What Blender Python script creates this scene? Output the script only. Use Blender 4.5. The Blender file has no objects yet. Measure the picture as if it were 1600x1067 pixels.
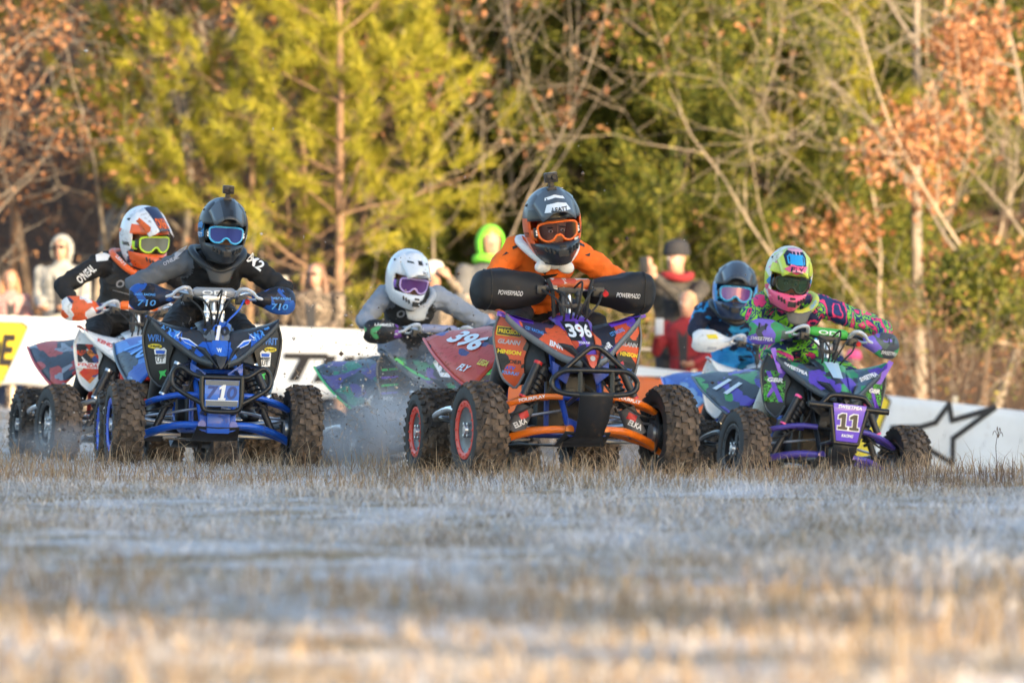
import bpy, bmesh, math, random
import numpy as np
from mathutils import Vector, Matrix, noise
from mathutils.bvhtree import BVHTree

scene = bpy.context.scene
col = scene.collection
R = math.radians

# ------------------------------------------------------------------ camera
cam_data = bpy.data.cameras.new("camera")
cam = bpy.data.objects.new("camera", cam_data)
col.objects.link(cam)
cam_data.sensor_width = 36.0
cam_data.lens = 300.0
cam_data.clip_start = 1.0
cam_data.clip_end = 1500.0
cam.location = (0, 0, 0)
cam.rotation_euler = (math.pi / 2, 0, 0)
cam_data.dof.use_dof = True
cam_data.dof.focus_distance = 46.5
cam_data.dof.aperture_fstop = 4.8
scene.camera = cam

# ------------------------------------------------------------------ sky, sun, exposure
SUN_ELEV, SUN_SIDE = R(10.0), R(35.0)          # low morning sun behind the photographer, to the right
world = bpy.data.worlds.new("World")
scene.world = world
world.use_nodes = True
wn = world.node_tree
wn.nodes.clear()
w_out = wn.nodes.new("ShaderNodeOutputWorld")
w_bg = wn.nodes.new("ShaderNodeBackground")
w_sky = wn.nodes.new("ShaderNodeTexSky")
w_sky.sky_type = 'NISHITA'
w_sky.sun_disc = False
w_sky.sun_elevation = SUN_ELEV
w_sky.ozone_density = 1.6
w_sky.sun_rotation = math.pi - SUN_SIDE
w_bg.inputs[1].default_value = 0.15
wn.links.new(w_sky.outputs[0], w_bg.inputs[0])
wn.links.new(w_bg.outputs[0], w_out.inputs[0])
sun_data = bpy.data.lights.new("sun", 'SUN')
sun_data.energy = 4.0
sun_data.angle = R(0.5)
sun_data.color = (1.0, 0.78, 0.50)
sun = bpy.data.objects.new("sun", sun_data)
col.objects.link(sun)
SUN_DIR = Vector((-math.sin(SUN_SIDE) * math.cos(SUN_ELEV), math.cos(SUN_SIDE) * math.cos(SUN_ELEV), -math.sin(SUN_ELEV)))
sun.rotation_euler = SUN_DIR.to_track_quat('-Z', 'Y').to_euler()
sun.location = (40, -60, 18)
scene.view_settings.view_transform = 'Standard'
scene.view_settings.look = 'None'
scene.view_settings.exposure = 1.86
scene.view_settings.gamma = 1.0
scene.view_settings.use_curve_mapping = False
scene.cycles.use_denoising = True
scene.cycles.max_bounces = 6
scene.cycles.diffuse_bounces = 3
scene.cycles.glossy_bounces = 3
scene.cycles.transmission_bounces = 4
scene.cycles.transparent_max_bounces = 8
scene.cycles.volume_step_rate = 2.0

FPX = 300.0 / 36.0 * 1600.0
def at(px, py, Y):
    """point of the place seen at a photograph pixel, at depth Y metres"""
    return Vector(((px - 800.0) / FPX * Y, Y, (533.5 - py) / FPX * Y))

# ------------------------------------------------------------------ tagging helpers
def tag(o, label=None, cat=None, group=None, kind=None):
    if label: o["label"] = label
    if cat: o["category"] = cat
    if group: o["group"] = group
    if kind: o["kind"] = kind
    return o
def empty(name, loc=(0, 0, 0)):
    o = bpy.data.objects.new(name, None)
    o.empty_display_size = 0.1
    o.location = loc
    col.objects.link(o)
    return o

# ------------------------------------------------------------------ materials
MATS = {}
def nodes_of(m):
    m.use_nodes = True
    nt = m.node_tree
    return nt, nt.nodes["Principled BSDF"]
def link(nt, a, b): nt.links.new(a, b)
def ramp(nt, stops, fac=None, const=False):
    n = nt.nodes.new("ShaderNodeValToRGB")
    n.color_ramp.interpolation = 'CONSTANT' if const else 'LINEAR'
    e = n.color_ramp.elements
    while len(e) < len(stops): e.new(0.5)
    for i, (p, c) in enumerate(stops):
        e[i].position = p
        e[i].color = (c[0], c[1], c[2], 1)
    if fac is not None: link(nt, fac, n.inputs[0])
    return n
def coords(nt, scale=(1, 1, 1), rot=(0, 0, 0)):
    t = nt.nodes.new("ShaderNodeTexCoord")
    mp = nt.nodes.new("ShaderNodeMapping")
    mp.inputs["Scale"].default_value = scale
    mp.inputs["Rotation"].default_value = rot
    link(nt, t.outputs["Object"], mp.inputs[0])
    return mp.outputs[0]
def noise_tex(nt, vec, scale, detail=4, rough=0.55):
    n = nt.nodes.new("ShaderNodeTexNoise")
    n.inputs["Scale"].default_value = scale
    n.inputs["Detail"].default_value = detail
    n.inputs["Roughness"].default_value = rough
    if vec is not None: link(nt, vec, n.inputs["Vector"])
    return n.outputs[0]
def mix(nt, fac, a, b, mode='MIX'):
    n = nt.nodes.new("ShaderNodeMix")
    n.data_type = 'RGBA'; n.blend_type = mode
    for sock, v in ((n.inputs[0], fac), (n.inputs[6], a), (n.inputs[7], b)):
        if hasattr(v, "is_output"): link(nt, v, sock)
        elif isinstance(v, (int, float)): sock.default_value = v
        else: sock.default_value = (v[0], v[1], v[2], 1)
    return n.outputs[2]
def bump(nt, bsdf, h, strength=0.3, dist=0.01):
    b = nt.nodes.new("ShaderNodeBump")
    b.inputs["Strength"].default_value = strength
    b.inputs["Distance"].default_value = dist
    link(nt, h, b.inputs["Height"])
    link(nt, b.outputs[0], bsdf.inputs["Normal"])
MUD = (0.13, 0.075, 0.042)
def finish(nt, bs, colr, rough, metal, dirt, bumpamt, coat=0.0, low=True):
    """adds dust and mud specks of their own shape over a colour, and a little relief"""
    v = coords(nt)
    if dirt > 0:
        n1 = noise_tex(nt, v, 38, 5, 0.65)
        r1 = ramp(nt, [(0.60 - 0.16 * dirt, (0, 0, 0)), (0.72 - 0.10 * dirt, (1, 1, 1))], n1)
        n2 = noise_tex(nt, v, 6, 3)
        r2 = ramp(nt, [(0.35, (0, 0, 0)), (0.75, (1, 1, 1))], n2)
        m = nt.nodes.new("ShaderNodeMath"); m.operation = 'MULTIPLY'
        link(nt, r1.outputs[0], m.inputs[0]); link(nt, r2.outputs[0], m.inputs[1])
        m2 = nt.nodes.new("ShaderNodeMath"); m2.operation = 'MULTIPLY'; m2.use_clamp = True
        link(nt, m.outputs[0], m2.inputs[0]); m2.inputs[1].default_value = min(1.0, 0.5 + dirt)
        c = mix(nt, m2.outputs[0], colr, MUD)
        rr = nt.nodes.new("ShaderNodeMath"); rr.operation = 'MULTIPLY_ADD'; rr.use_clamp = True
        link(nt, m2.outputs[0], rr.inputs[0]); rr.inputs[1].default_value = 0.5; rr.inputs[2].default_value = rough
        link(nt, rr.outputs[0], bs.inputs["Roughness"])
    else:
        c = colr
        bs.inputs["Roughness"].default_value = rough
    if hasattr(c, "is_output"): link(nt, c, bs.inputs["Base Color"])
    else: bs.inputs["Base Color"].default_value = (c[0], c[1], c[2], 1)
    bs.inputs["Metallic"].default_value = metal
    bs.inputs["Coat Weight"].default_value = coat
    if bumpamt > 0: bump(nt, bs, noise_tex(nt, v, 60, 4), bumpamt, 0.004)
def plain(name, c, rough=0.5, metal=0.0, dirt=0.0, bumpamt=0.0, coat=0.0, vary=0.0):
    if name in MATS: return MATS[name]
    m = bpy.data.materials.new(name); nt, bs = nodes_of(m)
    src = c
    if vary > 0:
        n = noise_tex(nt, coords(nt), 9, 5)
        r = ramp(nt, [(0.3, tuple(x * (1 - vary) for x in c)), (0.7, tuple(min(1, x * (1 + vary)) for x in c))], n)
        src = r.outputs[0]
    finish(nt, bs, src, rough, metal, dirt, bumpamt, coat)
    MATS[name] = m
    return m
def shards(name, cols, scale=7.0, rot=(0.3, 0.7, 0.5), stretch=(1.0, 0.35, 1.0), rough=0.42, dirt=0.5, coat=0.0):
    """printed race graphics: sharp slanted shards of several colours"""
    if name in MATS: return MATS[name]
    m = bpy.data.materials.new(name); nt, bs = nodes_of(m)
    v = coords(nt, stretch, rot)
    vo = nt.nodes.new("ShaderNodeTexVoronoi"); vo.distance = 'CHEBYCHEV'
    vo.inputs["Scale"].default_value = scale
    link(nt, v, vo.inputs["Vector"])
    sep = nt.nodes.new("ShaderNodeSeparateColor"); link(nt, vo.outputs["Color"], sep.inputs[0])
    n = len(cols)
    r = ramp(nt, [(i / n, c) for i, c in enumerate(cols)], sep.outputs[0], const=True)
    finish(nt, bs, r.outputs[0], rough, 0.0, dirt, 0.05, coat)
    bs.inputs['Specular IOR Level'].default_value = 0.3
    MATS[name] = m
    return m
def blotch(name, stops, scale=6.0, stretch=(1, 1, 1), rot=(0, 0, 0), distort=1.5, rough=0.75, dirt=0.1):
    """printed cloth: torn-edged colour areas from one distorted noise"""
    if name in MATS: return MATS[name]
    m = bpy.data.materials.new(name); nt, bs = nodes_of(m)
    v = coords(nt, stretch, rot)
    nn = nt.nodes.new("ShaderNodeTexNoise")
    nn.inputs["Scale"].default_value = scale; nn.inputs["Detail"].default_value = 2.5
    nn.inputs["Distortion"].default_value = distort
    link(nt, v, nn.inputs["Vector"])
    r = ramp(nt, stops, nn.outputs[0], const=True)
    finish(nt, bs, r.outputs[0], rough, 0.0, dirt, 0.15)
    MATS[name] = m
    return m
def cloth(name, c, rough=0.85, vary=0.12): return plain(name, c, rough, 0, 0.06, 0.25, 0, vary)

def islands(name, stops, rough=0.7, trans=0.3, frost=None):
    """leaves, needles and blades: each piece takes one of several natural colours"""
    if name in MATS: return MATS[name]
    m = bpy.data.materials.new(name); nt, bs = nodes_of(m)
    g = nt.nodes.new("ShaderNodeNewGeometry")
    r = ramp(nt, stops, g.outputs["Random Per Island"])
    c = r.outputs[0]
    if frost:
        v = coords(nt)
        n = noise_tex(nt, v, frost[0], 4)
        f = ramp(nt, [(frost[1], (0, 0, 0)), (frost[2], (1, 1, 1))], n)
        c = mix(nt, f.outputs[0], c, frost[3])
    link(nt, c, bs.inputs["Base Color"])
    bs.inputs["Roughness"].default_value = rough
    bs.inputs["Specular IOR Level"].default_value = 0.25
    if trans > 0:
        t = nt.nodes.new("ShaderNodeBsdfTranslucent"); link(nt, c, t.inputs[0])
        ms = nt.nodes.new("ShaderNodeMixShader"); ms.inputs[0].default_value = trans
        link(nt, bs.outputs[0], ms.inputs[1]); link(nt, t.outputs[0], ms.inputs[2])
        link(nt, ms.outputs[0], nt.nodes["Material Output"].inputs[0])
    MATS[name] = m
    return m

# ------------------------------------------------------------------ mesh builder
def catmull(pts, k=4, closed=False):
    P = [Vector(p) for p in pts]
    n = len(P)
    if n < 3 or k <= 1: return P
    out = []
    for i in range(n if closed else n - 1):
        if closed: a, b, c, d = P[(i - 1) % n], P[i], P[(i + 1) % n], P[(i + 2) % n]
        else: a, b, c, d = P[max(i - 1, 0)], P[i], P[i + 1], P[min(i + 2, n - 1)]
        for j in range(k):
            t = j / k
            out.append(0.5 * ((2 * b) + (c - a) * t + (2 * a - 5 * b + 4 * c - d) * t * t + (3 * b - a - 3 * c + d) * t ** 3))
    if not closed: out.append(P[-1])
    return out
def frame_of(d):
    d = d.normalized()
    up = Vector((0, 0, 1)) if abs(d.z) < 0.9 else Vector((0, 1, 0))
    u = d.cross(up).normalized()
    return u, u.cross(d).normalized()
class MB:
    def __init__(self): self.v = []; self.f = []; self.mi = []
    def add(self, vs, fs, mi=0):
        b = len(self.v)
        self.v.extend([tuple(x) for x in vs])
        for f in fs:
            self.f.append([b + i for i in f]); self.mi.append(mi)
        return self
    def tube(self, pts, r, n=8, k=1, closed=False, mi=0, caps=True):
        P = catmull(pts, k, closed)
        m = len(P)
        rr = r if isinstance(r, (list, tuple)) else [r] * m
        if len(rr) != m: rr = [rr[min(int(i / max(m - 1, 1) * (len(rr) - 1) + 0.5), len(rr) - 1)] for i in range(m)]
        vs, fs = [], []
        pu = None
        for i, p in enumerate(P):
            d = (P[(i + 1) % m] - P[i - 1]) if closed else (P[min(i + 1, m - 1)] - P[max(i - 1, 0)])
            if d.length < 1e-9: d = Vector((0, 0, 1))
            d.normalize()
            if pu is None: u, w = frame_of(d)
            else:
                u = (pu - d * pu.dot(d))
                u = u.normalized() if u.length > 1e-6 else frame_of(d)[0]
                w = u.cross(d)
            pu = u
            for j in range(n):
                a = 2 * math.pi * j / n
                vs.append(p + (u * math.cos(a) + w * math.sin(a)) * rr[i])
        for i in range(m if closed else m - 1):
            for j in range(n):
                a, b = i * n + j, i * n + (j + 1) % n
                c, d = ((i + 1) % m) * n + (j + 1) % n, ((i + 1) % m) * n + j
                fs.append((a, b, c, d))
        if caps and not closed:
            fs.append(tuple(range(n - 1, -1, -1))); fs.append(tuple((m - 1) * n + j for j in range(n)))
        return self.add(vs, fs, mi)
    def box(self, c, s, M=None, mi=0):
        c = Vector(c); vs = []
        for x in (-.5, .5):
            for y in (-.5, .5):
                for z in (-.5, .5):
                    o = Vector((x * s[0], y * s[1], z * s[2]))
                    vs.append(c + (M @ o if M else o))
        return self.add(vs, [(0, 1, 3, 2), (4, 6, 7, 5), (0, 4, 5, 1), (2, 3, 7, 6), (0, 2, 6, 4), (1, 5, 7, 3)], mi)
    def lathe(self, prof, c=(0, 0, 0), axis='X', n=32, mi=0, closed=False):
        """prof: list of (along, radius)"""
        c = Vector(c); vs, fs = [], []
        for (t, r) in prof:
            for j in range(n):
                a = 2 * math.pi * j / n
                if axis == 'X': o = Vector((t, r * math.cos(a), r * math.sin(a)))
                elif axis == 'Y': o = Vector((r * math.cos(a), t, r * math.sin(a)))
                else: o = Vector((r * math.cos(a), r * math.sin(a), t))
                vs.append(c + o)
        m = len(prof)
        for i in range(m if closed else m - 1):
            for j in range(n):
                k2 = (i + 1) % m
                fs.append((i * n + j, i * n + (j + 1) % n, k2 * n + (j + 1) % n, k2 * n + j))
        return self.add(vs, fs, mi)
    def grid(self, rows, mi=0, closed=False):
        m, n = len(rows), len(rows[0])
        vs = [p for r in rows for p in r]
        fs = []
        for i in range(m - 1):
            for j in range(n if closed else n - 1):
                fs.append((i * n + j, i * n + (j + 1) % n, (i + 1) * n + (j + 1) % n, (i + 1) * n + j))
        return self.add(vs, fs, mi)
    def ell(self, c, r, M=None, nu=16, nv=10, mi=0, e=1.0):
        c = Vector(c); rows = []
        sg = lambda x: math.copysign(abs(x) ** e, x)
        for i in range(nv + 1):
            ph = math.pi * (i / nv - .5)
            ph = max(min(ph, math.pi / 2 - 0.02), -math.pi / 2 + 0.02)
            row = []
            for j in range(nu):
                a = 2 * math.pi * j / nu
                o = Vector((r[0] * sg(math.cos(ph)) * sg(math.cos(a)), r[1] * sg(math.cos(ph)) * sg(math.sin(a)), r[2] * sg(math.sin(ph))))
                row.append(c + (M @ o if M else o))
            rows.append(row)
        return self.grid(rows, mi, True)
    def prism(self, poly, depth, mi=0):
        """poly: ring of 3-D points; depth: offset vector"""
        n = len(poly); d = Vector(depth)
        vs = [Vector(p) for p in poly] + [Vector(p) + d for p in poly]
        fs = [tuple(range(n)), tuple(range(2 * n - 1, n - 1, -1))]
        for i in range(n): fs.append((i, i + n, (i + 1) % n + n, (i + 1) % n))
        return self.add(vs, fs, mi)
    def xform(self, M):
        self.v = [tuple(M @ Vector(p)) for p in self.v]; return self
    def build(self, name, mats, parent=None, smooth=40, bevel=0, solid=0, subdiv=0):
        me = bpy.data.meshes.new(name)
        me.from_pydata(self.v, [], self.f)
        if not isinstance(mats, (list, tuple)): mats = [mats]
        for m in mats: me.materials.append(m)
        if len(mats) > 1: me.polygons.foreach_set("material_index", self.mi)
        bm = bmesh.new(); bm.from_mesh(me)
        bmesh.ops.recalc_face_normals(bm, faces=bm.faces)
        if bevel:
            ed = [e for e in bm.edges if len(e.link_faces) == 2 and e.calc_face_angle(0) > R(35)]
            bmesh.ops.bevel(bm, geom=ed, offset=bevel, segments=2, affect='EDGES', profile=0.6)
        bm.to_mesh(me); bm.free()
        if smooth:
            me.shade_smooth()
            me.set_sharp_from_angle(angle=R(smooth))
        o = bpy.data.objects.new(name, me)
        col.objects.link(o)
        if parent: o.parent = parent
        if solid:
            md = o.modifiers.new("thickness", 'SOLIDIFY'); md.thickness = solid; md.offset = -1
        if subdiv:
            md = o.modifiers.new("smooth", 'SUBSURF'); md.levels = subdiv; md.render_levels = subdiv
        return o
def np_mesh(name, verts, tris, mat, parent=None, quads=False, smooth=False):
    """fast mesh from arrays; tris (n,3) or quads (n,4)"""
    k = tris.shape[1]
    me = bpy.data.meshes.new(name)
    me.vertices.add(len(verts)); me.vertices.foreach_set("co", np.ascontiguousarray(verts, dtype=np.float32).ravel())
    me.loops.add(tris.size); me.loops.foreach_set("vertex_index", np.ascontiguousarray(tris, dtype=np.int32).ravel())
    me.polygons.add(len(tris))
    me.polygons.foreach_set("loop_start", np.arange(0, tris.size, k, dtype=np.int32))
    me.polygons.foreach_set("loop_total", np.full(len(tris), k, dtype=np.int32))
    me.update(calc_edges=True)
    me.materials.append(mat)
    if smooth: me.shade_smooth()
    o = bpy.data.objects.new(name, me); col.objects.link(o)
    if parent: o.parent = parent
    return o

# ------------------------------------------------------------------ lettering and flat print, laid onto curved surfaces
def text_mesh(body, bold=0.0, shear=0.0, spacing=1.0):
    cu = bpy.data.curves.new("t", 'FONT'); cu.body = body
    cu.offset = bold; cu.shear = shear; cu.space_character = spacing
    cu.align_x = 'CENTER'; cu.align_y = 'CENTER'; cu.resolution_u = 3
    o = bpy.data.objects.new("t", cu); col.objects.link(o)
    dg = bpy.context.evaluated_depsgraph_get()
    ev = o.evaluated_get(dg); me = ev.to_mesh()
    vs = [v.co.copy() for v in me.vertices]; fs = [tuple(p.vertices) for p in me.polygons]
    ev.to_mesh_clear()
    bpy.data.objects.remove(o); bpy.data.curves.remove(cu)
    return vs, fs
def bvh_of(objs):
    vs, fs = [], []
    for o in (objs if isinstance(objs, (list, tuple)) else [objs]):
        b = len(vs)
        vs += [v.co.copy() for v in o.data.vertices]
        fs += [tuple(b + i for i in p.vertices) for p in o.data.polygons]
    return BVHTree.FromPolygons(vs, fs)
def lay(vs2, fs, target, O, U, V, mat, parent, name, off=0.003, reach=0.25):
    O, U, V = Vector(O), Vector(U).normalized(), Vector(V).normalized()
    V = (V - U * V.dot(U)).normalized()
    N = U.cross(V)
    pts, dep = [], []
    for (a, b) in vs2:
        p = O + U * a + V * b
        h = target.ray_cast(p + N * reach, -N, reach * 2) if target else (None,)
        pts.append(p)
        dep.append((h[0] - p).dot(N) if h[0] is not None else None)
    good = sorted(d for d in dep if d is not None)
    if target and not good: return None
    md = good[len(good) // 2] if good else 0
    out = [p + N * ((d if d is not None and abs(d - md) < 0.12 else md) + off) for p, d in zip(pts, dep)]
    mb = MB(); mb.add(out, fs)
    return mb.build(name, mat, parent, smooth=0)
def lettering(body, target, O, U, V, width, mat, parent, height=None, bold=0.02, shear=0.0, off=0.003, spacing=1.0):
    vs, fs = text_mesh(body, bold, shear, spacing)
    if not vs: return
    xs = [v.x for v in vs]; ys = [v.y for v in vs]
    w = max(xs) - min(xs); h = max(ys) - min(ys)
    sx = width / max(w, 1e-6); sy = (height / h) if height else sx
    cx, cy = (max(xs) + min(xs)) / 2, (max(ys) + min(ys)) / 2
    return lay([((v.x - cx) * sx, (v.y - cy) * sy) for v in vs], fs, target, O, U, V, mat, parent, "lettering", off)
def sticker(poly, target, O, U, V, mat, parent, off=0.002, n=6, name="sticker"):
    """flat printed shape cut into strips so that it follows the surface"""
    bm = bmesh.new()
    bm.faces.new([bm.verts.new((p[0], p[1], 0)) for p in poly])
    xs = [p[0] for p in poly]; ys = [p[1] for p in poly]
    for i in range(1, n):
        for ax, lo, hi in ((0, min(xs), max(xs)), (1, min(ys), max(ys))):
            co = [0, 0, 0]; co[ax] = lo + (hi - lo) * i / n
            no = [0, 0, 0]; no[ax] = 1
            bmesh.ops.bisect_plane(bm, geom=bm.verts[:] + bm.edges[:] + bm.faces[:], plane_co=co, plane_no=no)
    bm.verts.index_update()
    vs = [(v.co.x, v.co.y) for v in bm.verts]; fs = [tuple(v.index for v in f.verts) for f in bm.faces]
    bm.free()
    return lay(vs, fs, target, O, U, V, mat, parent, name, off)
def rect(w, h): return [(-w / 2, -h / 2), (w / 2, -h / 2), (w / 2, h / 2), (-w / 2, h / 2)]
FX, FZ = (1, 0, 0), (0, 0, 1)       # right and up on a surface that faces the front (towards -Y)

# ------------------------------------------------------------------ terrain
def ss(a, b, x):
    t = np.clip((x - a) / (b - a), 0, 1)
    return t * t * (3 - 2 * t)
def base_z(X, Y):
    X = np.asarray(X, float); Y = np.asarray(Y, float)
    z = -0.71 + 0 * X
    Xc = np.clip(X, -14, 14)
    z = z - 0.078 * (Xc + 2) * ss(44.5, 56, Y) * (1 - 0.5 * ss(77, 86, Y)) - 0.17 * ss(45, 66, Y)
    z = z + 13.0 * ss(97, 140, Y) + 20 * ss(135, 260, Y)
    z = z + 0.018 * np.sin(1.1 * X + 0.35 * Y) * np.sin(0.45 * Y + 0.6 * X) + 0.012 * np.sin(2.7 * X - 1.3 * Y) * np.cos(1.9 * Y)
    z = z - 0.062 * (X - 1.86) * np.exp(-((X - 1.86) ** 2 + (Y - 51.9) ** 2) / 2.9)
    z = z + 0.10 * np.sin(0.21 * Y + 0.5 * X) * ss(60, 95, Y)
    return z
# quad name: photograph pixel of the front axle centre, depth, ground height below the camera, yaw
SPOT = {
    'orange': (896, 44.0, -0.712, 14.5),
    'blue': (331, 48.3, -0.742, 8.0),
    'neon': (1281, 51.3, -0.975, 15.0),
    'white': (212, 53.3, -0.80, 14.0),
    'grey': (684, 54.5, -0.955, 17.0),
    'cyan': (1180, 57.3, -0.99, 9.0),
}
CTRL = []
for k, (px, Y, z, yaw) in SPOT.items():
    CTRL.append(((px - 800) / FPX * Y - 0.08, Y + 0.6, z))
CP = np.array(CTRL)
SG = 1.7
def rbf(X, Y): return np.exp(-((np.asarray(X)[..., None] - CP[:, 0]) ** 2 + ((np.asarray(Y)[..., None] - CP[:, 1])) ** 2) / (2 * SG * SG))
W_RBF = np.linalg.solve(rbf(CP[:, 0], CP[:, 1]), CP[:, 2] - base_z(CP[:, 0], CP[:, 1]))
def ground_z(X, Y):
    return base_z(X, Y) + rbf(X, Y) @ W_RBF
def gz(x, y): return float(ground_z(np.array([x]), np.array([y]))[0])

gx = np.concatenate([[-160, -90, -50, -30, -20, -14], np.arange(-10, 10.01, 0.16), [14, 20, 30, 50, 90, 160]])
gy = np.concatenate([[-140, -90, -60, -45, -30, -20, -10, -4, 0, 4, 8], np.arange(11, 66, 0.16), np.arange(66, 112, 0.5), np.arange(112, 180, 2.5), [200, 240, 300]])
GX, GY = np.meshgrid(gx, gy)
GZ = ground_z(GX.ravel(), GY.ravel())
rng = np.random.default_rng(4)
GV = np.stack([GX.ravel(), GY.ravel(), GZ + rng.normal(0, 0.006, GZ.size)], 1)
nx, ny = len(gx), len(gy)
ii, jj = np.meshgrid(np.arange(ny - 1), np.arange(nx - 1), indexing='ij')
q = (ii * nx + jj).ravel()
GF = np.stack([q, q + 1, q + 1 + nx, q + nx], 1)
def ground_material():
    m = bpy.data.materials.new("frosty_field"); nt, bs = nodes_of(m)
    v = coords(nt)
    n1 = noise_tex(nt, v, 1.3, 6, 0.6); n2 = noise_tex(nt, v, 11, 5, 0.65); n3 = noise_tex(nt, v, 70, 4, 0.6)
    soil = ramp(nt, [(0.3, (0.17, 0.10, 0.055)), (0.5, (0.33, 0.23, 0.13)), (0.7, (0.45, 0.34, 0.20))], n2)
    fr = ramp(nt, [(0.38, (0, 0, 0)), (0.60, (0.95, 0.95, 0.95))], n1)
    fr3 = ramp(nt, [(0.38, (0.25, 0.25, 0.25)), (0.6, (1, 1, 1))], n3)
    f = nt.nodes.new("ShaderNodeMath"); f.operation = 'MULTIPLY'
    link(nt, fr.outputs[0], f.inputs[0]); link(nt, fr3.outputs[0], f.inputs[1])
    c = mix(nt, f.outputs[0], soil.outputs[0], (0.70, 0.69, 0.72))
    # leaf litter under the wood, starting along an uneven line behind the banners
    sp = nt.nodes.new("ShaderNodeSeparateXYZ"); t = nt.nodes.new("ShaderNodeTexCoord"); link(nt, t.outputs["Object"], sp.inputs[0])
    add = nt.nodes.new("ShaderNodeMath"); add.operation = 'MULTIPLY_ADD'; link(nt, n1, add.inputs[0]); add.inputs[1].default_value = 9.0; link(nt, sp.outputs[1], add.inputs[2])
    mr = nt.nodes.new("ShaderNodeMapRange"); link(nt, add.outputs[0], mr.inputs[0])
    mr.inputs[1].default_value = 83; mr.inputs[2].default_value = 90
    lit = ramp(nt, [(0.25, (0.02, 0.012, 0.008)), (0.45, (0.065, 0.034, 0.018)), (0.6, (0.125, 0.066, 0.032)), (0.75, (0.04, 0.023, 0.014))], n2)
    c = mix(nt, mr.outputs[0], c, lit.outputs[0])
    link(nt, c, bs.inputs["Base Color"]); bs.inputs["Roughness"].default_value = 0.95
    bump(nt, bs, n3, 0.6, 0.02)
    return m
ground = np_mesh("ground", GV, GF, ground_material(), smooth=True)
tag(ground, kind="structure")

# ------------------------------------------------------------------ grass: nobody could count it
def blades(name, X, Y, H, Wd, mat, lean=0.5, seed=1):
    rg = np.random.default_rng(seed)
    n = len(X)
    Z = ground_z(X, Y) - 0.01
    th = rg.uniform(0, 2 * np.pi, n); L = np.abs(rg.normal(lean, lean * 0.5, n))
    dx, dy = np.cos(th), np.sin(th)
    fa = rg.uniform(0, np.pi, n); wx, wy = np.cos(fa) * Wd / 2, np.sin(fa) * Wd / 2
    b = np.stack([X, Y, Z], 1)
    m_ = b + np.stack([dx * L * H * .35, dy * L * H * .35, H * .6], 1)
    t_ = b + np.stack([dx * L * H, dy * L * H, H * np.maximum(.25, 1 - .3 * L)], 1)
    w = np.stack([wx, wy, 0 * wx], 1)
    V = np.stack([b - w, b + w, m_ - w * .75, m_ + w * .75, t_], 1).reshape(-1, 3)
    i0 = np.arange(n) * 5
    T = np.concatenate([np.stack([i0, i0 + 1, i0 + 3], 1), np.stack([i0, i0 + 3, i0 + 2], 1), np.stack([i0 + 2, i0 + 3, i0 + 4], 1)])
    return np_mesh(name, V, T, mat)
STRAW = islands("dry_grass_blades", [(0.0, (0.13, 0.085, 0.055)), (0.2, (0.33, 0.235, 0.145)), (0.42, (0.50, 0.385, 0.25)), (0.6, (0.48, 0.42, 0.36)), (0.85, (0.66, 0.65, 0.66)), (1.0, (0.25, 0.19, 0.13))],
                0.8, 0.2, frost=(1.3, 0.42, 0.66, (0.70, 0.69, 0.72)))
STRAW_WARM = islands("tall_straw_blades", [(0.0, (0.17, 0.105, 0.065)), (0.3, (0.36, 0.245, 0.145)), (0.65, (0.50, 0.37, 0.235)), (1.0, (0.30, 0.20, 0.12))], 0.8, 0.25)
STALK = islands("weed_stems", [(0.0, (0.07, 0.045, 0.035)), (0.6, (0.16, 0.10, 0.07)), (1.0, (0.26, 0.17, 0.10))], 0.8, 0.0)
def scatter(n, y0, y1, clump, seed, margin=1.3):
    """points over the seen wedge of the field, gathered in clumps"""
    rg = np.random.default_rng(seed)
    nc = max(1, n // clump)
    cy = rg.uniform(y0, y1, nc * 2)
    half = 0.06 * y1 + margin
    cx = rg.uniform(-half, half, nc * 2)
    ok = np.abs(cx) < 0.06 * cy + margin
    cx, cy = cx[ok], cy[ok]
    idx = rg.integers(0, len(cx), n)
    s = (rg.gamma(1.6, 0.05, len(cx)) + 0.02)[idx]
    return cx[idx] + rg.normal(0, 1, n) * s, cy[idx] + rg.normal(0, 1, n) * s * 1.3, rg
def field(name, n, y0, y1, clump, h, wd, mat, lean, seed, label):
    X, Y, rg = scatter(n, y0, y1, clump, seed)
    patch = 0.55 + 0.75 * (0.5 + 0.5 * np.sin(1.7 * X + 0.9 * Y + 1.3 * np.sin(0.8 * Y)))
    H = rg.gamma(4, h / 4, n) * patch
    o = blades(name, X, Y, np.clip(H, 0.012, h * 2.6), np.full(n, wd), mat, lean, seed)
    return tag(o, label, "grass", kind="stuff")
field("dry_grass", 130000, 38, 50.5, 34, 0.040, 0.0042, STRAW, 1.15, 11, "short frosted straw grass where the front quads drive")
field("foreground_grass", 120000, 15.5, 38.5, 40, 0.042, 0.0055, STRAW, 1.25, 12, "frosted straw grass of the blurred foreground field")
field("far_grass", 60000, 50, 88, 20, 0.045, 0.008, STRAW, 0.8, 13, "short dry grass between the quads and the banners")
field("tall_dry_grass", 17000, 41.0, 48.5, 26, 0.092, 0.0042, STRAW_WARM, 0.6, 14, "taller straw tufts along the crest under the quads")
field("brown_tufts", 5200, 23, 41.5, 30, 0.07, 0.005, STRAW, 0.6, 16, "brown straw tufts dotted over the shaded frosty field")
field("foreground_straw", 11000, 15.5, 25, 22, 0.085, 0.006, STRAW_WARM, 0.6, 15, "tall straw tufts in the sunlit strip at the photo's bottom")
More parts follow.
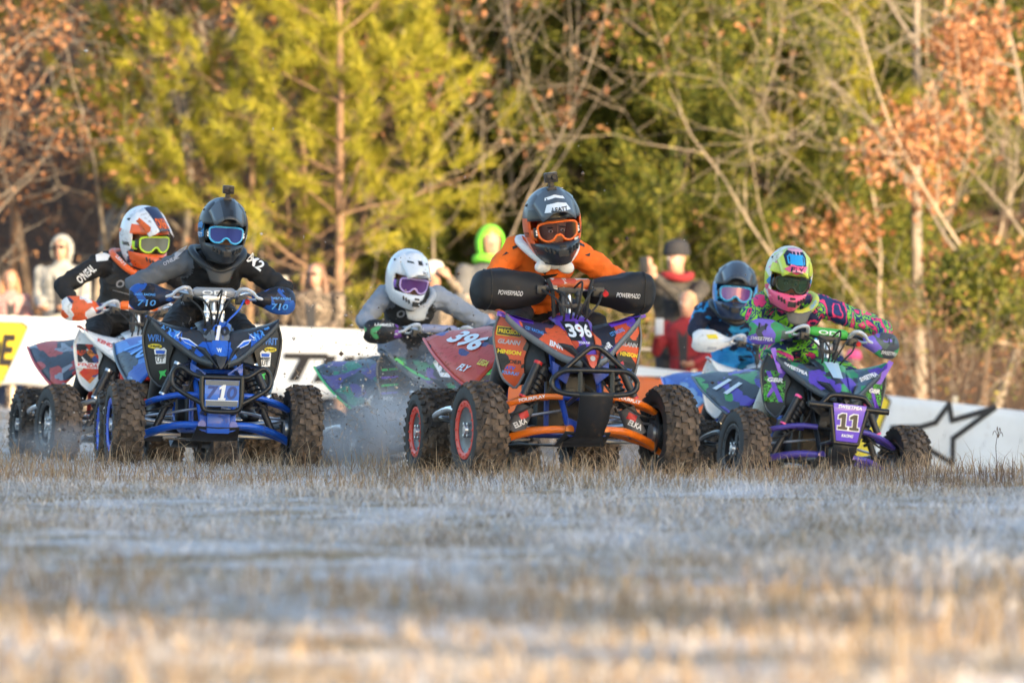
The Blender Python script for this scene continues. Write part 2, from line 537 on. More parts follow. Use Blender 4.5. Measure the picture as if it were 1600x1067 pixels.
# thin upright weed stems, thickest to the right of the crest
rg = np.random.default_rng(21)
n = 1500
wx = np.where(rg.random(n) < 0.55, rg.normal(2.2, 0.75, n), rg.uniform(-3.6, 3.6, n)); wy = rg.normal(43.6, 1.2, n)
wh = rg.gamma(5, 0.018, n) + np.where(rg.random(n) < 0.05, 0.08, 0)
st = blades("weed_stems", wx, wy, np.clip(wh, 0.04, 0.30), np.full(n, 0.0038), STALK, 0.28, 22)
tag(st, "thin brown weed stems standing above the grass of the crest", "weeds", kind="stuff")
# one taller dried weed with forked seed heads, in front of the right banner
wp = Vector((at(1556, 0, 43.6).x, 43.6, 0)); wp.z = gz(wp.x, wp.y) - 0.01
weed = empty("dried_weed", wp)
tag(weed, "tall dried weed with a forked curled top before the star banner", "weed")
top = Vector((0.012, 0, 0.27))
MB().tube([(0, 0, 0), (0.004, 0, 0.12), (0.0, 0, 0.2), top], [0.0026, 0.002, 0.0016], 5, 3).build("stem", STALK, weed)
for dx_, dz_ in ((-0.026, -0.006), (0.022, -0.012), (-0.006, 0.014), (0.012, 0.008)):
    MB().tube([top - Vector((0, 0, 0.03)), top + Vector((dx_ * .6, 0, dz_ + .012)), top + Vector((dx_, 0.004, dz_)), top + Vector((dx_ * 1.05, 0.004, dz_ - 0.012))], [0.0016, 0.002, 0.0014], 5, 3).build("seed_head", STALK, weed)

# ------------------------------------------------------------------ banners along the course
def fence_xy(px):
    Y = 81.0 - 5.0 * px / 1600.0
    return (px - 800) / FPX * Y, Y
def fence_top(px):
    xs = [-900, 0, 560, 980, 1365, 1600, 2500]; ys = [458, 493, 515, 570, 615, 642, 745]
    return float(np.interp(px, xs, ys))
def banner(name, px0, px1, h, mat, label, drop=0.0, amp=0.024):
    rows = []
    n = max(8, int((px1 - px0) / 10))
    for j in range(9):
        row = []
        for i in range(n + 1):
            px = px0 + (px1 - px0) * i / n
            x, Y = fence_xy(px)
            zt = (533.5 - fence_top(px)) / FPX * Y - drop
            t = j / 8
            w = amp * (math.sin(px * 0.034 + 2.2 * t) + 0.6 * math.sin(px * 0.011 + 4 * t) + 0.12 * math.sin(px * 0.08 + 4 * t)) * (0.3 + t)
            row.append((x, Y + w, zt - h * t + 0.012 * math.sin(px * 0.05) * t))
        rows.append(row)
    o = MB().grid(rows).build(name, mat, None, smooth=60, solid=0.004)
    return tag(o, label, "banner", "printed banners along the course")
def vinyl(name, c):
    m = bpy.data.materials.new(name); nt, bs = nodes_of(m)
    v = coords(nt)
    n = noise_tex(nt, v, 1.6, 5); n2 = noise_tex(nt, v, 14, 4)
    r = ramp(nt, [(0.35, tuple(x * 0.86 for x in c)), (0.6, c)], n)
    d = ramp(nt, [(0.62, (0, 0, 0)), (0.8, (0.5, 0.5, 0.5))], n2)
    cc = mix(nt, d.outputs[0], r.outputs[0], (0.38, 0.27, 0.20))
    link(nt, cc, bs.inputs["Base Color"]); bs.inputs["Roughness"].default_value = 0.55
    bump(nt, bs, n, 0.25, 0.05)
    return m
WHITE_V, ORANGE_V = vinyl("white_vinyl", (0.80, 0.80, 0.80)), vinyl("orange_vinyl", (0.75, 0.17, 0.045))
INK = plain("banner_black_ink", (0.03, 0.024, 0.022), 0.6)
YEL = plain("banner_yellow_ink", (0.85, 0.62, 0.04), 0.6)
FU = Vector((fence_xy(900)[0] - fence_xy(700)[0], fence_xy(900)[1] - fence_xy(700)[1], 0)).normalized()
FSL = Vector((FU.x, FU.y, -0.035))
b1 = banner("course_banner", -420, 742, 0.655, WHITE_V, "sunlit white banner with dark lettering behind the left quads")
b1v = bvh_of(b1)
def on_fence(px, py):
    x, Y = fence_xy(px); return Vector((x, Y, (533.5 - py) / FPX * Y))
sticker([(-0.32, -0.33), (-0.12, -0.33), (0.16, 0.26), (0.10, 0.30), (-0.32, 0.30)], b1v, on_fence(20, 552), FSL, FZ, INK, b1, 0.008, 9)
sticker([(-0.32, -0.31), (-0.13, -0.31), (0.14, 0.245), (0.09, 0.28), (-0.32, 0.28)], b1v, on_fence(20, 552), FSL, FZ, YEL, b1, 0.014, 9)
lettering("DE", b1v, on_fence(-4, 546), FSL, FZ, 0.40, INK, b1, 0.30, 0.04, 0.25, 0.022)
for st_ in ([(452, 556), (506, 557)], [(480, 556), (460, 595)], [(519, 556), (498, 597)], [(547, 557), (527, 598)], [(508, 577), (538, 578)], [(566, 562), (598, 563)], [(566, 560), (545, 597)], [(605, 562), (585, 599)], [(549, 593), (586, 595)], [(622, 562), (601, 600)], [(622, 563), (652, 564)], [(652, 562), (644, 580)], [(612, 581), (644, 582)], [(628, 582), (640, 600)]):
    o0 = on_fence(*st_[0]); o1 = on_fence(*st_[1]); horiz = abs(st_[0][1] - st_[1][1]) < 5
    a1, b1_ = (o1.x - o0.x) / FU.x, o1.z - o0.z; hw_, hh_ = (0, .027) if horiz else (.055, 0)
    ex = .05 if horiz else 0
    sticker([(-hw_ - ex, -hh_), (a1 - hw_ + ex, b1_ - hh_), (a1 + hw_ + ex, b1_ + hh_), (hw_ - ex, hh_)], b1v, o0, FU, FZ, INK, b1, 0.012, 7, "printed_stroke")
lettering("G", b1v, on_fence(412, 566), FSL, FZ, 0.30, INK, b1, 0.27, 0.02, 0.25, 0.008)
b2 = banner("course_banner", 752, 1118, 0.60, ORANGE_V, "orange banner with a white top band behind the middle quads", 0.09)
b2t = banner("course_banner", 752, 1118, 0.085, WHITE_V, "narrow white band rolled along the top of the orange banner", 0.0)
b3 = banner("course_banner", 1126, 2350, 0.72, WHITE_V, "shaded white banner with a star outline at the right")
b3v = bvh_of(b3)
def stroke(pts, w, closed, mbm, off=0.006):
    """an open or closed outline of constant width printed on the right banner"""
    n = len(pts)
    for i in range(n if closed else n - 1):
        a, b = Vector(pts[i]), Vector(pts[(i + 1) % n])
        d = (b - a).normalized(); p = Vector((-d.y, d.x)) * w / 2; e = d * w * 0.35
        yield [a - e - p, b + e - p, b + e + p, a - e + p]
star_px = [(1484, 631), (1488, 657), (1556, 637), (1489, 685), (1487, 725), (1455, 704), (1400, 716), (1420, 690), (1395, 668), (1440, 667), (1463, 660)]
sx, sY = fence_xy(1484)
o0 = on_fence(1484, 678)
star2 = [((on_fence(px, py).x - o0.x) / FU.x, on_fence(px, py).z - o0.z) for px, py in star_px]
for q4 in stroke(star2, 0.048, True, None):
    sticker([(p.x, p.y) for p in q4], b3v, on_fence(1484, 678), FU, FZ, INK, b3, 0.012, 7)
for mx, my in ((1473, 683), (1535, 696), (1447, 683), (1594, 690)):
    sticker([(-0.035, -0.06), (0.02, 0.0), (0.03, 0.06), (0.012, -0.01)], b3v, on_fence(mx, my), FU, FZ, INK, b3, 0.012, 7)
sticker([(-0.17, -0.30), (-0.02, -0.30), (0.19, 0.24), (0.14, 0.29), (-0.17, 0.29)], b3v, on_fence(1364, 668), FU, FZ, INK, b3, 0.010, 7)
sticker([(-0.17, -0.28), (-0.03, -0.28), (0.17, 0.23), (0.13, 0.27), (-0.17, 0.27)], b3v, on_fence(1364, 668), FU, FZ, YEL, b3, 0.016, 7)
POST = plain("pale_wood_stake", (0.62, 0.52, 0.38), 0.8, 0, 0, 0.2, 0, 0.15)
for px, up, lab in ((1370, 0.055, "pale stake at the start of the star banner"), (1493, 0.065, "pale stake above the star banner's point"), (1085, 0.03, "pale stake between orange and white banners"),
               (748, 0.03, "pale stake where the lettered banner ends"), (300, 0.01, "pale stake behind the blue quad's rider"), (20, 0.01, "pale stake at the yellow sign on the banner")):
    x, Y = fence_xy(px); Y += 0.045
    zt = (533.5 - fence_top(px)) / FPX * Y + up
    zb = gz(x, Y) - 0.2
    o = MB().box((0, 0, 0), (0.045, 0.035, zt - zb)).build("banner_stake", POST, None, bevel=0.004)
    o.location = (x, Y, (zt + zb) / 2)
    tag(o, lab, "stake", "stakes that hold the banners")
# rope behind the middle banners
ra, rb_ = at(660, 521, 82.6), at(1110, 549, 81.2)
rope = MB().tube([ra, ra.lerp(rb_, .5) - Vector((0, 0, .03)), rb_], 0.014, 6, 6).build("barrier_rope", plain("rope_grey", (0.4, 0.36, 0.33), 0.8))
tag(rope, "pale rope strung behind the orange banner in front of onlookers", "rope")
for px, lab in ((655, "weathered post at the left end of the rope"), (880, "weathered post behind the orange rider holding the rope"), (1112, "weathered post at the right end of the rope")):
    t = (px - 655) / 457
    p = at(px, 521 + 28 * t, 82.6 - 1.4 * t); zb = gz(p.x, p.y) - .2
    o = MB().tube([(0, 0, 0), (0, 0, p.z + 0.05 - zb)], 0.035, 8).build("rope_post", plain("post_bark", (0.20, 0.13, 0.08), 0.9, 0, 0, .4, 0, .3))
    o.location = (p.x, p.y, zb); tag(o, lab, "post", "posts that hold the rope")

# ------------------------------------------------------------------ the wood
def norm_rows(a): return a / np.maximum(np.linalg.norm(a, axis=1, keepdims=True), 1e-9)
class Wood:
    """collects tapering limbs; remembers twig tips for the foliage"""
    def __init__(self, seed): self.r = random.Random(seed); self.V = []; self.F = []; self.tips = []; self.n = 0
    def limb(self, pts, rad, n=5):
        m = len(pts)
        P = np.array([tuple(p) for p in pts]); D = np.gradient(P, axis=0); D = norm_rows(D)
        ref = np.where(np.abs(D[:, 2:3]) < .9, np.array([[0, 0, 1.]]), np.array([[0, 1., 0]]))
        U = norm_rows(np.cross(D, ref)); W = np.cross(U, D)
        a = np.arange(n) * 2 * np.pi / n
        ring = P[:, None, :] + (U[:, None, :] * np.cos(a)[None, :, None] + W[:, None, :] * np.sin(a)[None, :, None]) * np.array(rad)[:, None, None]
        b = self.n
        self.V.append(ring.reshape(-1, 3)); self.n += m * n
        i, j = np.meshgrid(np.arange(m - 1), np.arange(n), indexing='ij')
        i, j = i.ravel(), j.ravel(); k = (j + 1) % n
        self.F.append(np.stack([b + i * n + j, b + i * n + k, b + (i + 1) * n + k, b + (i + 1) * n + j], 1))
    def grow(self, p, d, L, rad, depth, crook=0.22, lift=0.05, kids=4, ratio=0.62, spread=0.8, start=0.3, steps=6):
        r = self.r
        p = Vector(p); d = Vector(d).normalized()
        pts = [p.copy()]; rads = [rad]
        for i in range(steps):
            d = (d + Vector((r.gauss(0, crook), r.gauss(0, crook), r.gauss(0, crook) + lift))).normalized()
            p = p + d * (L / steps)
            pts.append(p.copy()); rads.append(rad * (1 - 0.8 * (i + 1) / steps))
        self.limb(pts, rads, 6 if rad > 0.03 else 4)
        if depth == 0:
            self.tips.append((pts[-1], d.copy())); self.tips.append((pts[steps // 2 + 1], d.copy()))
            return
        for c in range(kids):
            t = start + (1 - start) * (c + r.random()) / kids
            k = min(int(t * steps), steps - 1)
            base = pts[k].lerp(pts[k + 1], t * steps - k)
            ax = (pts[k + 1] - pts[k]).normalized()
            u, w = frame_of(ax); a = r.uniform(0, 2 * math.pi)
            side = u * math.cos(a) + w * math.sin(a)
            nd = ax * (1 - 0.4 * spread) + side * spread
            self.grow(base, nd, L * ratio * r.uniform(.7, 1.15), max(rads[k] * .6, 0.004), depth - 1, crook, lift, max(2, kids - 1), ratio, spread, 0.2, max(3, steps - 1))
        self.tips.append((pts[-1], d.copy()))
    def build(self, name, mat, parent):
        return np_mesh(name, np.concatenate(self.V), np.concatenate(self.F), mat, parent, smooth=True)
def leaf_cloud(name, C, size, mat, parent, rg, droop=0.5, aspect=0.5, jitter=0.3):
    """single leaves, each a folded diamond"""
    n = len(C)
    d = norm_rows(rg.normal(0, 1, (n, 3)) + np.array([0, 0, -droop])); u = norm_rows(np.cross(d, rg.normal(0, 1, (n, 3)))); w = np.cross(d, u)
    s = size * rg.uniform(1 - jitter, 1 + jitter, (n, 1))
    A = C; B = C + d * s * .5 + u * s * aspect * .5 + w * s * .12; Cc = C + d * s; D = C + d * s * .5 - u * s * aspect * .5 + w * s * .12
    V = np.stack([A, B, Cc, D], 1).reshape(-1, 3); i = np.arange(n) * 4
    return np_mesh(name, V, np.concatenate([np.stack([i, i + 1, i + 2], 1), np.stack([i, i + 2, i + 3], 1)]), mat, parent)
def around(tips, per, rad, rg):
    T = np.array([tuple(t[0]) for t in tips])
    C = np.repeat(T, per, 0)
    return C + rg.normal(0, rad, C.shape)
def needle_tufts(name, tips, per, L, wd, mat, parent, rg):
    T = np.repeat(np.array([tuple(t[0]) for t in tips]), per, 0); D = np.repeat(np.array([tuple(t[1].normalized()) for t in tips]), per, 0)
    n = len(T)
    back = rg.uniform(0, 0.22, (n, 1)); base = T - D * back
    d = norm_rows(D * rg.uniform(.35, 1.2, (n, 1)) + norm_rows(rg.normal(0, 1, (n, 3))) * .75 + np.array([0, 0, .12]))
    u = norm_rows(np.cross(d, rg.normal(0, 1, (n, 3))))
    l = L * rg.uniform(.7, 1.2, (n, 1))
    V = np.stack([base - u * wd, base + u * wd, base + d * l + np.array([0, 0, -.02])], 1).reshape(-1, 3)
    i = np.arange(n) * 3
    return np_mesh(name, V, np.stack([i, i + 1, i + 2], 1), mat, parent)

BARK_PINE = plain("pine_bark", (0.24, 0.145, 0.09), 0.9, 0, 0, 0.6, 0, 0.35)
BARK_GREY = plain("grey_bark", (0.23, 0.19, 0.15), 0.9, 0, 0, 0.5, 0, 0.35)
BARK_PALE = plain("pale_oak_bark", (0.38, 0.30, 0.215), 0.85, 0, 0, 0.4, 0, 0.25)
BARK_DARK = plain("dark_bark", (0.10, 0.07, 0.05), 0.9, 0, 0, 0.5, 0, 0.35)
NEEDLE = islands("pine_needles", [(0, (0.14, 0.15, 0.018)), (0.35, (0.32, 0.31, 0.030)), (0.7, (0.48, 0.43, 0.05)), (1, (0.58, 0.48, 0.08))], 0.5, 0.35)
NEEDLE_D = islands("deep_pine_needles", [(0, (0.03, 0.05, 0.012)), (0.5, (0.075, 0.10, 0.02)), (1, (0.16, 0.17, 0.04))], 0.6, 0.25)
CEDAR = islands("cedar_sprays", [(0, (0.022, 0.036, 0.009)), (0.45, (0.085, 0.108, 0.018)), (0.8, (0.22, 0.225, 0.03)), (1, (0.36, 0.30, 0.06))], 0.65, 0.2)
OAKLEAF = islands("withered_oak_leaves", [(0, (0.16, 0.055, 0.022)), (0.3, (0.33, 0.125, 0.05)), (0.6, (0.48, 0.22, 0.10)), (0.85, (0.55, 0.30, 0.16)), (1, (0.24, 0.10, 0.05))], 0.6, 0.25)
BROWNLEAF = islands("brown_leaves", [(0, (0.07, 0.032, 0.018)), (0.4, (0.19, 0.085, 0.04)), (0.8, (0.33, 0.17, 0.085)), (1, (0.13, 0.07, 0.04))], 0.7, 0.2)
OLIVE = islands("olive_scrub_leaves", [(0, (0.05, 0.06, 0.015)), (0.5, (0.13, 0.13, 0.03)), (1, (0.28, 0.23, 0.06))], 0.65, 0.25)

def root(name, x, Y, label, cat="tree", group=None):
    o = empty(name, (x, Y, gz(x, Y) - 0.1)); return tag(o, label, cat, group)
def pine(name, px, Y, h, seed, label, group=None, first=0.8, reach=2.0, mat=NEEDLE, per=34, whorls=None, rad=0.055, lean=0.0, L=0.20):
    x = (px - 800) / FPX * Y
    t = root(name, x, Y, label, "tree", group); rg = np.random.default_rng(seed); r = random.Random(seed)
    w = Wood(seed)
    pts = [Vector((lean * k / 8 + r.gauss(0, .015), r.gauss(0, .015), h * k / 8)) for k in range(9)]
    tr = MB().tube(pts, [rad * (1 - .8 * k / 8) for k in range(9)], 8).build("trunk", BARK_PINE, t)
    z = first
    while z < h - .2:
        f = (z - first) / (h - first)
        Lb = reach * (1 - f) ** .7 * r.uniform(.75, 1.1) + .15
        for b in range(r.choice((3, 4, 4, 5))):
            a = r.uniform(0, 2 * math.pi)
            w.grow((lean * z / h, 0, z), (math.cos(a), math.sin(a), .25 + .5 * f), Lb, .018 * (1 - .5 * f), 1, .10, .09, 5, .40, .8, .30, 5)
        z += r.uniform(.30, .48)
    w.build("limbs", BARK_PINE, t)
    needle_tufts("crown", w.tips, per, L, 0.0055, mat, t, rg)
    return t
def broadleaf(name, px, Y, seed, label, dirv=(0, 0, 1), h=4.5, rad=.06, depth=3, kids=5, bark=BARK_GREY, leaf=None, per=5, size=.085, lrad=.10, keep=1.0, group=None, crook=.16, spread=.85, lift=.05, z0=0.0, ratio=.6, trunkname="trunk", zones=None):
    x = (px - 800) / FPX * Y
    t = root(name, x, Y, label, "tree" if trunkname == "trunk" else "shrub", group); rg = np.random.default_rng(seed)
    w = Wood(seed)
    w.grow((0, 0, z0), dirv, h, rad, depth, crook, lift, kids, ratio, spread, .22, 9)
    w.build(trunkname, bark, t)
    if leaf:
        val = [noise.noise(p[0] * 1.1 + Vector((seed * 7.3, 0, 0))) for p in w.tips]
        cut = sorted(val)[int((1 - keep) * (len(val) - 1))]
        tips = [p for p, v_ in zip(w.tips, val) if v_ >= cut]
        if zones:
            tips = []
            for p in w.tips:
                g = Vector(p[0]) + t.location; qx, qy = 800 + g.x / g.y * FPX, 533.5 - g.z / g.y * FPX
                if any(((qx - a) / ra) ** 2 + ((qy - b) / rb) ** 2 < 1 for a, b, ra, rb in zones): tips.append(p)
        if tips: leaf_cloud("crown", around(tips, per, lrad, rg), size, leaf, t, rg)
    return t
def cedar(name, px, Y, h, seed, label, base=0.3, width=1.1, n=420, group=None, mat=CEDAR, per=60):
    x = (px - 800) / FPX * Y
    t = root(name, x, Y, label, "tree", group); rg = np.random.default_rng(seed); r = random.Random(seed)
    MB().tube([(0, 0, 0), (r.gauss(0, .05), 0, h * .5), (0, 0, h)], [.07, .05, .01], 7, 3).build("trunk", BARK_DARK, t)
    w = Wood(seed)
    for i in range(n // 4):
        f = r.random() ** .8; z = base + (h - base) * f
        a = r.uniform(0, 2 * math.pi)
        w.grow((0, 0, z), (math.cos(a), math.sin(a), .35), width * (1 - f) ** .6 * r.uniform(.55, 1.15) + .12, .010, 1, .14, .05, 5, .38, .7, .35, 4)
    w.build("limbs", BARK_DARK, t)
    T = np.array([tuple(p[0]) for p in w.tips]); D = np.array([tuple(p[1].normalized()) for p in w.tips])
    C = np.repeat(T, per, 0); Dd = np.repeat(D, per, 0); k = len(C)
    tt = rg.uniform(-.30, .06, (k, 1)); side = rg.normal(0, 1, (k, 3)) * .05
    base_ = C + Dd * tt + side
    d = norm_rows(Dd + rg.normal(0, .55, (k, 3))); u = norm_rows(np.cross(d, rg.normal(0, 1, (k, 3))))
    l = rg.uniform(.03, .085, (k, 1))
    V = np.stack([base_ - u * .008, base_ + u * .008, base_ + d * l + u * .006, base_ + d * l - u * .006], 1).reshape(-1, 3)
    i = np.arange(k) * 4
    np_mesh("crown", V, np.stack([i, i + 1, i + 2, i + 3], 1), mat, t)
    return t
def copy_tree(o, loc, rz, s, label=None, group=None):
    c = o.copy(); col.objects.link(c); c.location = loc; c.rotation_euler = (0, 0, rz); c.scale = (s, s, s)
    if label: c["label"] = label
    if group: c["group"] = group
    for ch in list(o.children):
        k = ch.copy(); col.objects.link(k); k.parent = c
    return c

# the trees that can be told apart; withered leaves of the right oaks hang in a few clumps
CLUMPS = [(1440, 245, 95, 85), (1520, 65, 60, 55), (1330, 362, 100, 36), (1530, 415, 80, 40), (1585, 165, 40, 30), (640, 40, 40, 40)]
pine("young_pine", 530, 94, 7.6, 31, "tall sunlit yellow-green pine behind the blue and grey riders", first=1.6, reach=1.8, per=70, rad=.062)
pine("young_pine", 392, 96, 7.2, 32, "bushy yellow-green pine standing left of the tall sunlit pine", first=1.7, reach=2.0, per=70, rad=.05)
pine("young_pine", 255, 98, 6.4, 33, "yellow-green pine whose tips reach over the white and orange rider", first=2.3, reach=1.5, per=70, rad=.05)
pine("young_pine", 20, 100, 6.8, 34, "yellow pine crown at the photo's top left corner", first=3.9, reach=1.6, per=60, rad=.05)
pine("young_pine", 840, 101, 7.5, 35, "green pine at the top centre above the orange rider", first=2.7, reach=1.5, per=64, rad=.05, mat=NEEDLE)
broadleaf("bare_oak", 1680, 92.5, 41, "pale bare oak whose lit limbs fan in from the right", (-.55, 0, .72), 5.6, .032, 3, 7, BARK_PALE, OAKLEAF, 30, .095, .11, .16, zones=CLUMPS, crook=.19, spread=.8, z0=.1, ratio=.62)
broadleaf("bare_oak", 1500, 94, 42, "pale bare oak leaning left over the neon rider", (-.62, 0, .60), 5.2, .028, 3, 6, BARK_PALE, OAKLEAF, 30, .095, .11, .09, zones=CLUMPS, crook=.19, spread=.8, ratio=.6)
broadleaf("withered_oak", 1545, 95.5, 43, "oak with rusty withered leaf clumps at the right", (-.05, 0, 1), 6.0, .06, 3, 7, BARK_GREY, OAKLEAF, 30, .095, .12, .14, zones=CLUMPS, spread=1.0)
broadleaf("withered_oak", 1400, 97, 44, "small oak with rusty leaf clumps beside the pale bare oaks", (.08, 0, 1), 5.2, .03, 3, 6, BARK_PALE, OAKLEAF, 30, .095, .12, .07, zones=CLUMPS, spread=1.0)
broadleaf("withered_oak", 130, 96, 45, "brown-leaved oak behind the hooded onlooker at left", (.1, 0, 1), 5.4, .06, 3, 7, BARK_GREY, OAKLEAF, 15, .085, .14, .28, spread=1.0)
broadleaf("withered_oak", -30, 94.5, 46, "brown-leaved oak at the photo's left edge", (.12, 0, 1), 5.6, .06, 3, 7, BARK_GREY, BROWNLEAF, 16, .085, .14, .40, spread=1.0)
broadleaf("withered_oak", 300, 100, 47, "brown-leaved oak showing through between the yellow pines", (0, 0, 1), 6.2, .06, 3, 7, BARK_GREY, OAKLEAF, 9, .10, .16, .5, spread=1.0)
broadleaf("withered_oak", 690, 101, 48, "thin grey oak with rusty leaves at the top centre left", (.06, 0, 1), 6.8, .035, 3, 7, BARK_GREY, OAKLEAF, 14, .09, .15, .22, spread=.95)
broadleaf("withered_oak", 745, 94.5, 49, "grey-limbed oak with brown leaves above the green-hooded onlooker", (-.03, 0, 1), 6.2, .022, 3, 7, BARK_GREY, BROWNLEAF, 9, .10, .16, .40, spread=.75, crook=.10)
broadleaf("withered_oak", 690, 97, 50, "bare grey tree beside the tall sunlit pine", (.04, 0, 1), 6.4, .022, 3, 7, BARK_GREY, OAKLEAF, 9, .10, .14, .16, spread=.75, crook=.10)
pine("young_pine", 1235, 99, 7.2, 36, "bright green pine behind the cedars above the neon rider", first=2.6, reach=1.7, per=64, rad=.05)
cedar("dark_cedar", 905, 97, 5.4, 51, "dark green cedar right behind the orange rider", .2, 1.25, 520)
cedar("dark_cedar", 1060, 96, 5.8, 52, "olive green cedar between the orange and cyan riders", .4, 1.5, 620)
cedar("dark_cedar", 1190, 98, 6.3, 53, "broad green cedar above the neon rider", .7, 1.6, 640)
cedar("dark_cedar", 1310, 99.5, 6.0, 54, "cedar shaded by the pale bare limbs", .5, 1.4, 520)
cedar("dark_cedar", 1525, 89.5, 2.0, 55, "small green cedar behind the star banner", 1.1, .55, 240)
cedar("dark_cedar", 770, 99, 5.2, 56, "dim green cedar behind the green-hooded onlooker", .6, 1.0, 380)
cedar("dark_cedar", 640, 97.5, 2.3, 57, "low dark cedar behind the white-helmeted rider", .1, .9, 240)
broadleaf("slim_tree", 820, 98.5, 61, "straight pale slim trunk above the orange helmet", (0, 0, 1), 7.5, .045, 2, 4, BARK_PALE, None, crook=.03, spread=.6, lift=.1)
broadleaf("slim_tree", 1108, 100, 62, "straight slim trunk among the cedars", (.02, 0, 1), 7.5, .035, 2, 4, BARK_GREY, None, crook=.03, spread=.6, lift=.1)
broadleaf("slim_tree", 1440, 98.5, 63, "grey upright trunk behind the rusty oak clumps", (.0, 0, 1), 7.5, .09, 2, 4, BARK_GREY, None, crook=.03, spread=.7, lift=.1)
broadleaf("slim_tree", 478, 97, 64, "reddish slim trunk beside the tall sunlit pine", (.0, 0, 1), 7.5, .06, 1, 4, BARK_PINE, None, crook=.02, spread=.7, lift=.1)
# thicket along the edge of the wood
thick = [(30, 89.5, 0, "brown brush at the photo's left edge"), (210, 90, 0, "brown brush behind the orange and white helmet"), (330, 90.5, 0, "brown brush behind the blue quad rider's helmet"), (440, 89.5, 1, "olive brush left of the tan-jacketed woman"), (590, 90.5, 1, "olive brush left of the white helmet"),
         (665, 88.5, 0, "brown brush behind the shading onlooker"), (720, 90.5, 0, "brown brush left of the green-hooded onlooker"), (850, 89.5, 0, "brown brush behind the orange rider's helmet"), (940, 90.5, 1, "olive brush right of the orange rider's shoulder"), (985, 87, 0, "brown brush left of the black-hatted onlooker"),
         (1060, 88.5, 1, "olive brush behind the black-hatted onlooker"), (1150, 89, 0, "brown brush above the dark helmet with blue goggles"), (1260, 87.5, 0, "brown brush right of the neon helmet"), (1345, 86, 0, "brown brush above the first stake of the star banner"), (1420, 84.5, 0, "brown brush between the two stakes of the star banner"),
         (1475, 86.5, 1, "olive brush above the star's top point"), (1560, 83.5, 0, "brown brush above the star's right point"), (1610, 86, 0, "brown brush at the photo's right edge")]
for i, (px, Y, kd, lab) in enumerate(thick):
    lf = (BROWNLEAF, OLIVE)[kd]
    x = (px - 800) / FPX * Y
    t = root("brushwood_shrub", x, Y, lab, "shrub", "brush along the wood edge")
    w = Wood(100 + i); rr = random.Random(i)
    for s in range(6):
        w.grow((rr.gauss(0, .25), rr.gauss(0, .25), 0), (rr.gauss(0, .4), rr.gauss(0, .3), 1), rr.uniform(.9, 2.0), rr.uniform(.008, .018), 2, .14, .02, 4, .5, .7, .25, 6)
    w.build("stems", (BARK_GREY, BARK_PINE, BARK_DARK)[i % 3], t)
    rg = np.random.default_rng(300 + i)
    tips = [p for p in w.tips if rr.random() < (.30 if kd == 0 else .6)]
    leaf_cloud("foliage", around(tips, 5, .07, rg), .06, lf, t, rg)
# the deep wood on the rising ground: a few kinds, set out many times
deep = []
deep.append(broadleaf("woodland_tree", 5000, 118, 71, "brown-leaved tree in the deep wood", (0, 0, 1), 7.5, .10, 3, 7, BARK_GREY, BROWNLEAF, 8, .13, .22, .7, spread=.95))
deep.append(broadleaf("woodland_tree", 5000, 118, 72, "rusty-leaved tree in the deep wood", (0, 0, 1), 7.0, .09, 3, 7, BARK_DARK, OAKLEAF, 8, .13, .22, .45, spread=.95))
deep.append(cedar("woodland_tree", 5000, 118, 7.5, 73, "dark evergreen in the deep wood", .5, 1.9, 560, per=50))
deep.append(broadleaf("woodland_tree", 5000, 118, 74, "leafless grey tree in the deep wood", (0, 0, 1), 8.0, .10, 3, 6, BARK_GREY, None, spread=.8))
MARK = [(90, "at the photo's left edge"), (240, "over the orange and white helmet"), (400, "over the blue quad's rider"), (560, "over the tan-jacketed woman"), (720, "over the white helmet"), (880, "over the orange rider"), (1010, "right of the orange rider"), (1120, "over the black-hatted onlooker"), (1260, "over the neon rider"), (1400, "over the start of the star banner"), (1530, "over the star"), (9999, "at the photo's right edge")]
RANK = ["first", "second", "third", "fourth", "last"]
KIND = ["brown-leaved tree", "rusty-leaved tree", "dark evergreen", "leafless grey tree"]
SEEN = set()
def deep_label(kind, row, x, Y):
    px = 800 + x / Y * FPX
    l_ = "%s in the deep wood's %s rank %s" % (KIND[kind], RANK[row], [m[1] for m in MARK if px < m[0]][0])
    if l_ in SEEN: l_ = l_.replace("in the deep", "farther right in the deep")
    SEEN.add(l_)
    return l_
groups = ["brown-leaved trees of the deep wood", "rusty trees of the deep wood", "evergreens of the deep wood", "leafless trees of the deep wood"]
rr = random.Random(9)
used = set()
k = 0
for row, (Y, step) in enumerate(((103.5, 2.1), (107, 2.3), (111, 2.5), (116, 2.8), (122, 3.0))):
    half = .06 * Y + 2.6
    x = -half + rr.uniform(0, step)
    while x < half:
        kind = rr.choice((0, 2, 2, 2, 2, 3)) if x > -1 else rr.choice((0, 0, 1, 1, 2, 3))
        yy = Y + rr.uniform(-1.5, 1.5)
        loc = (x, yy, gz(x, yy) - .1)
        s = rr.uniform(.75, 1.1); rz = rr.uniform(0, 6.28)
        if kind not in used:
            o = deep[kind]; used.add(kind); o.location = loc; o.rotation_euler.z = rz; o["group"] = groups[kind]; o["label"] = deep_label(kind, row, x, yy)
        else:
            copy_tree(deep[kind], loc, rz, s, deep_label(kind, row, x, yy), groups[kind])
        x += step * rr.uniform(.75, 1.25)
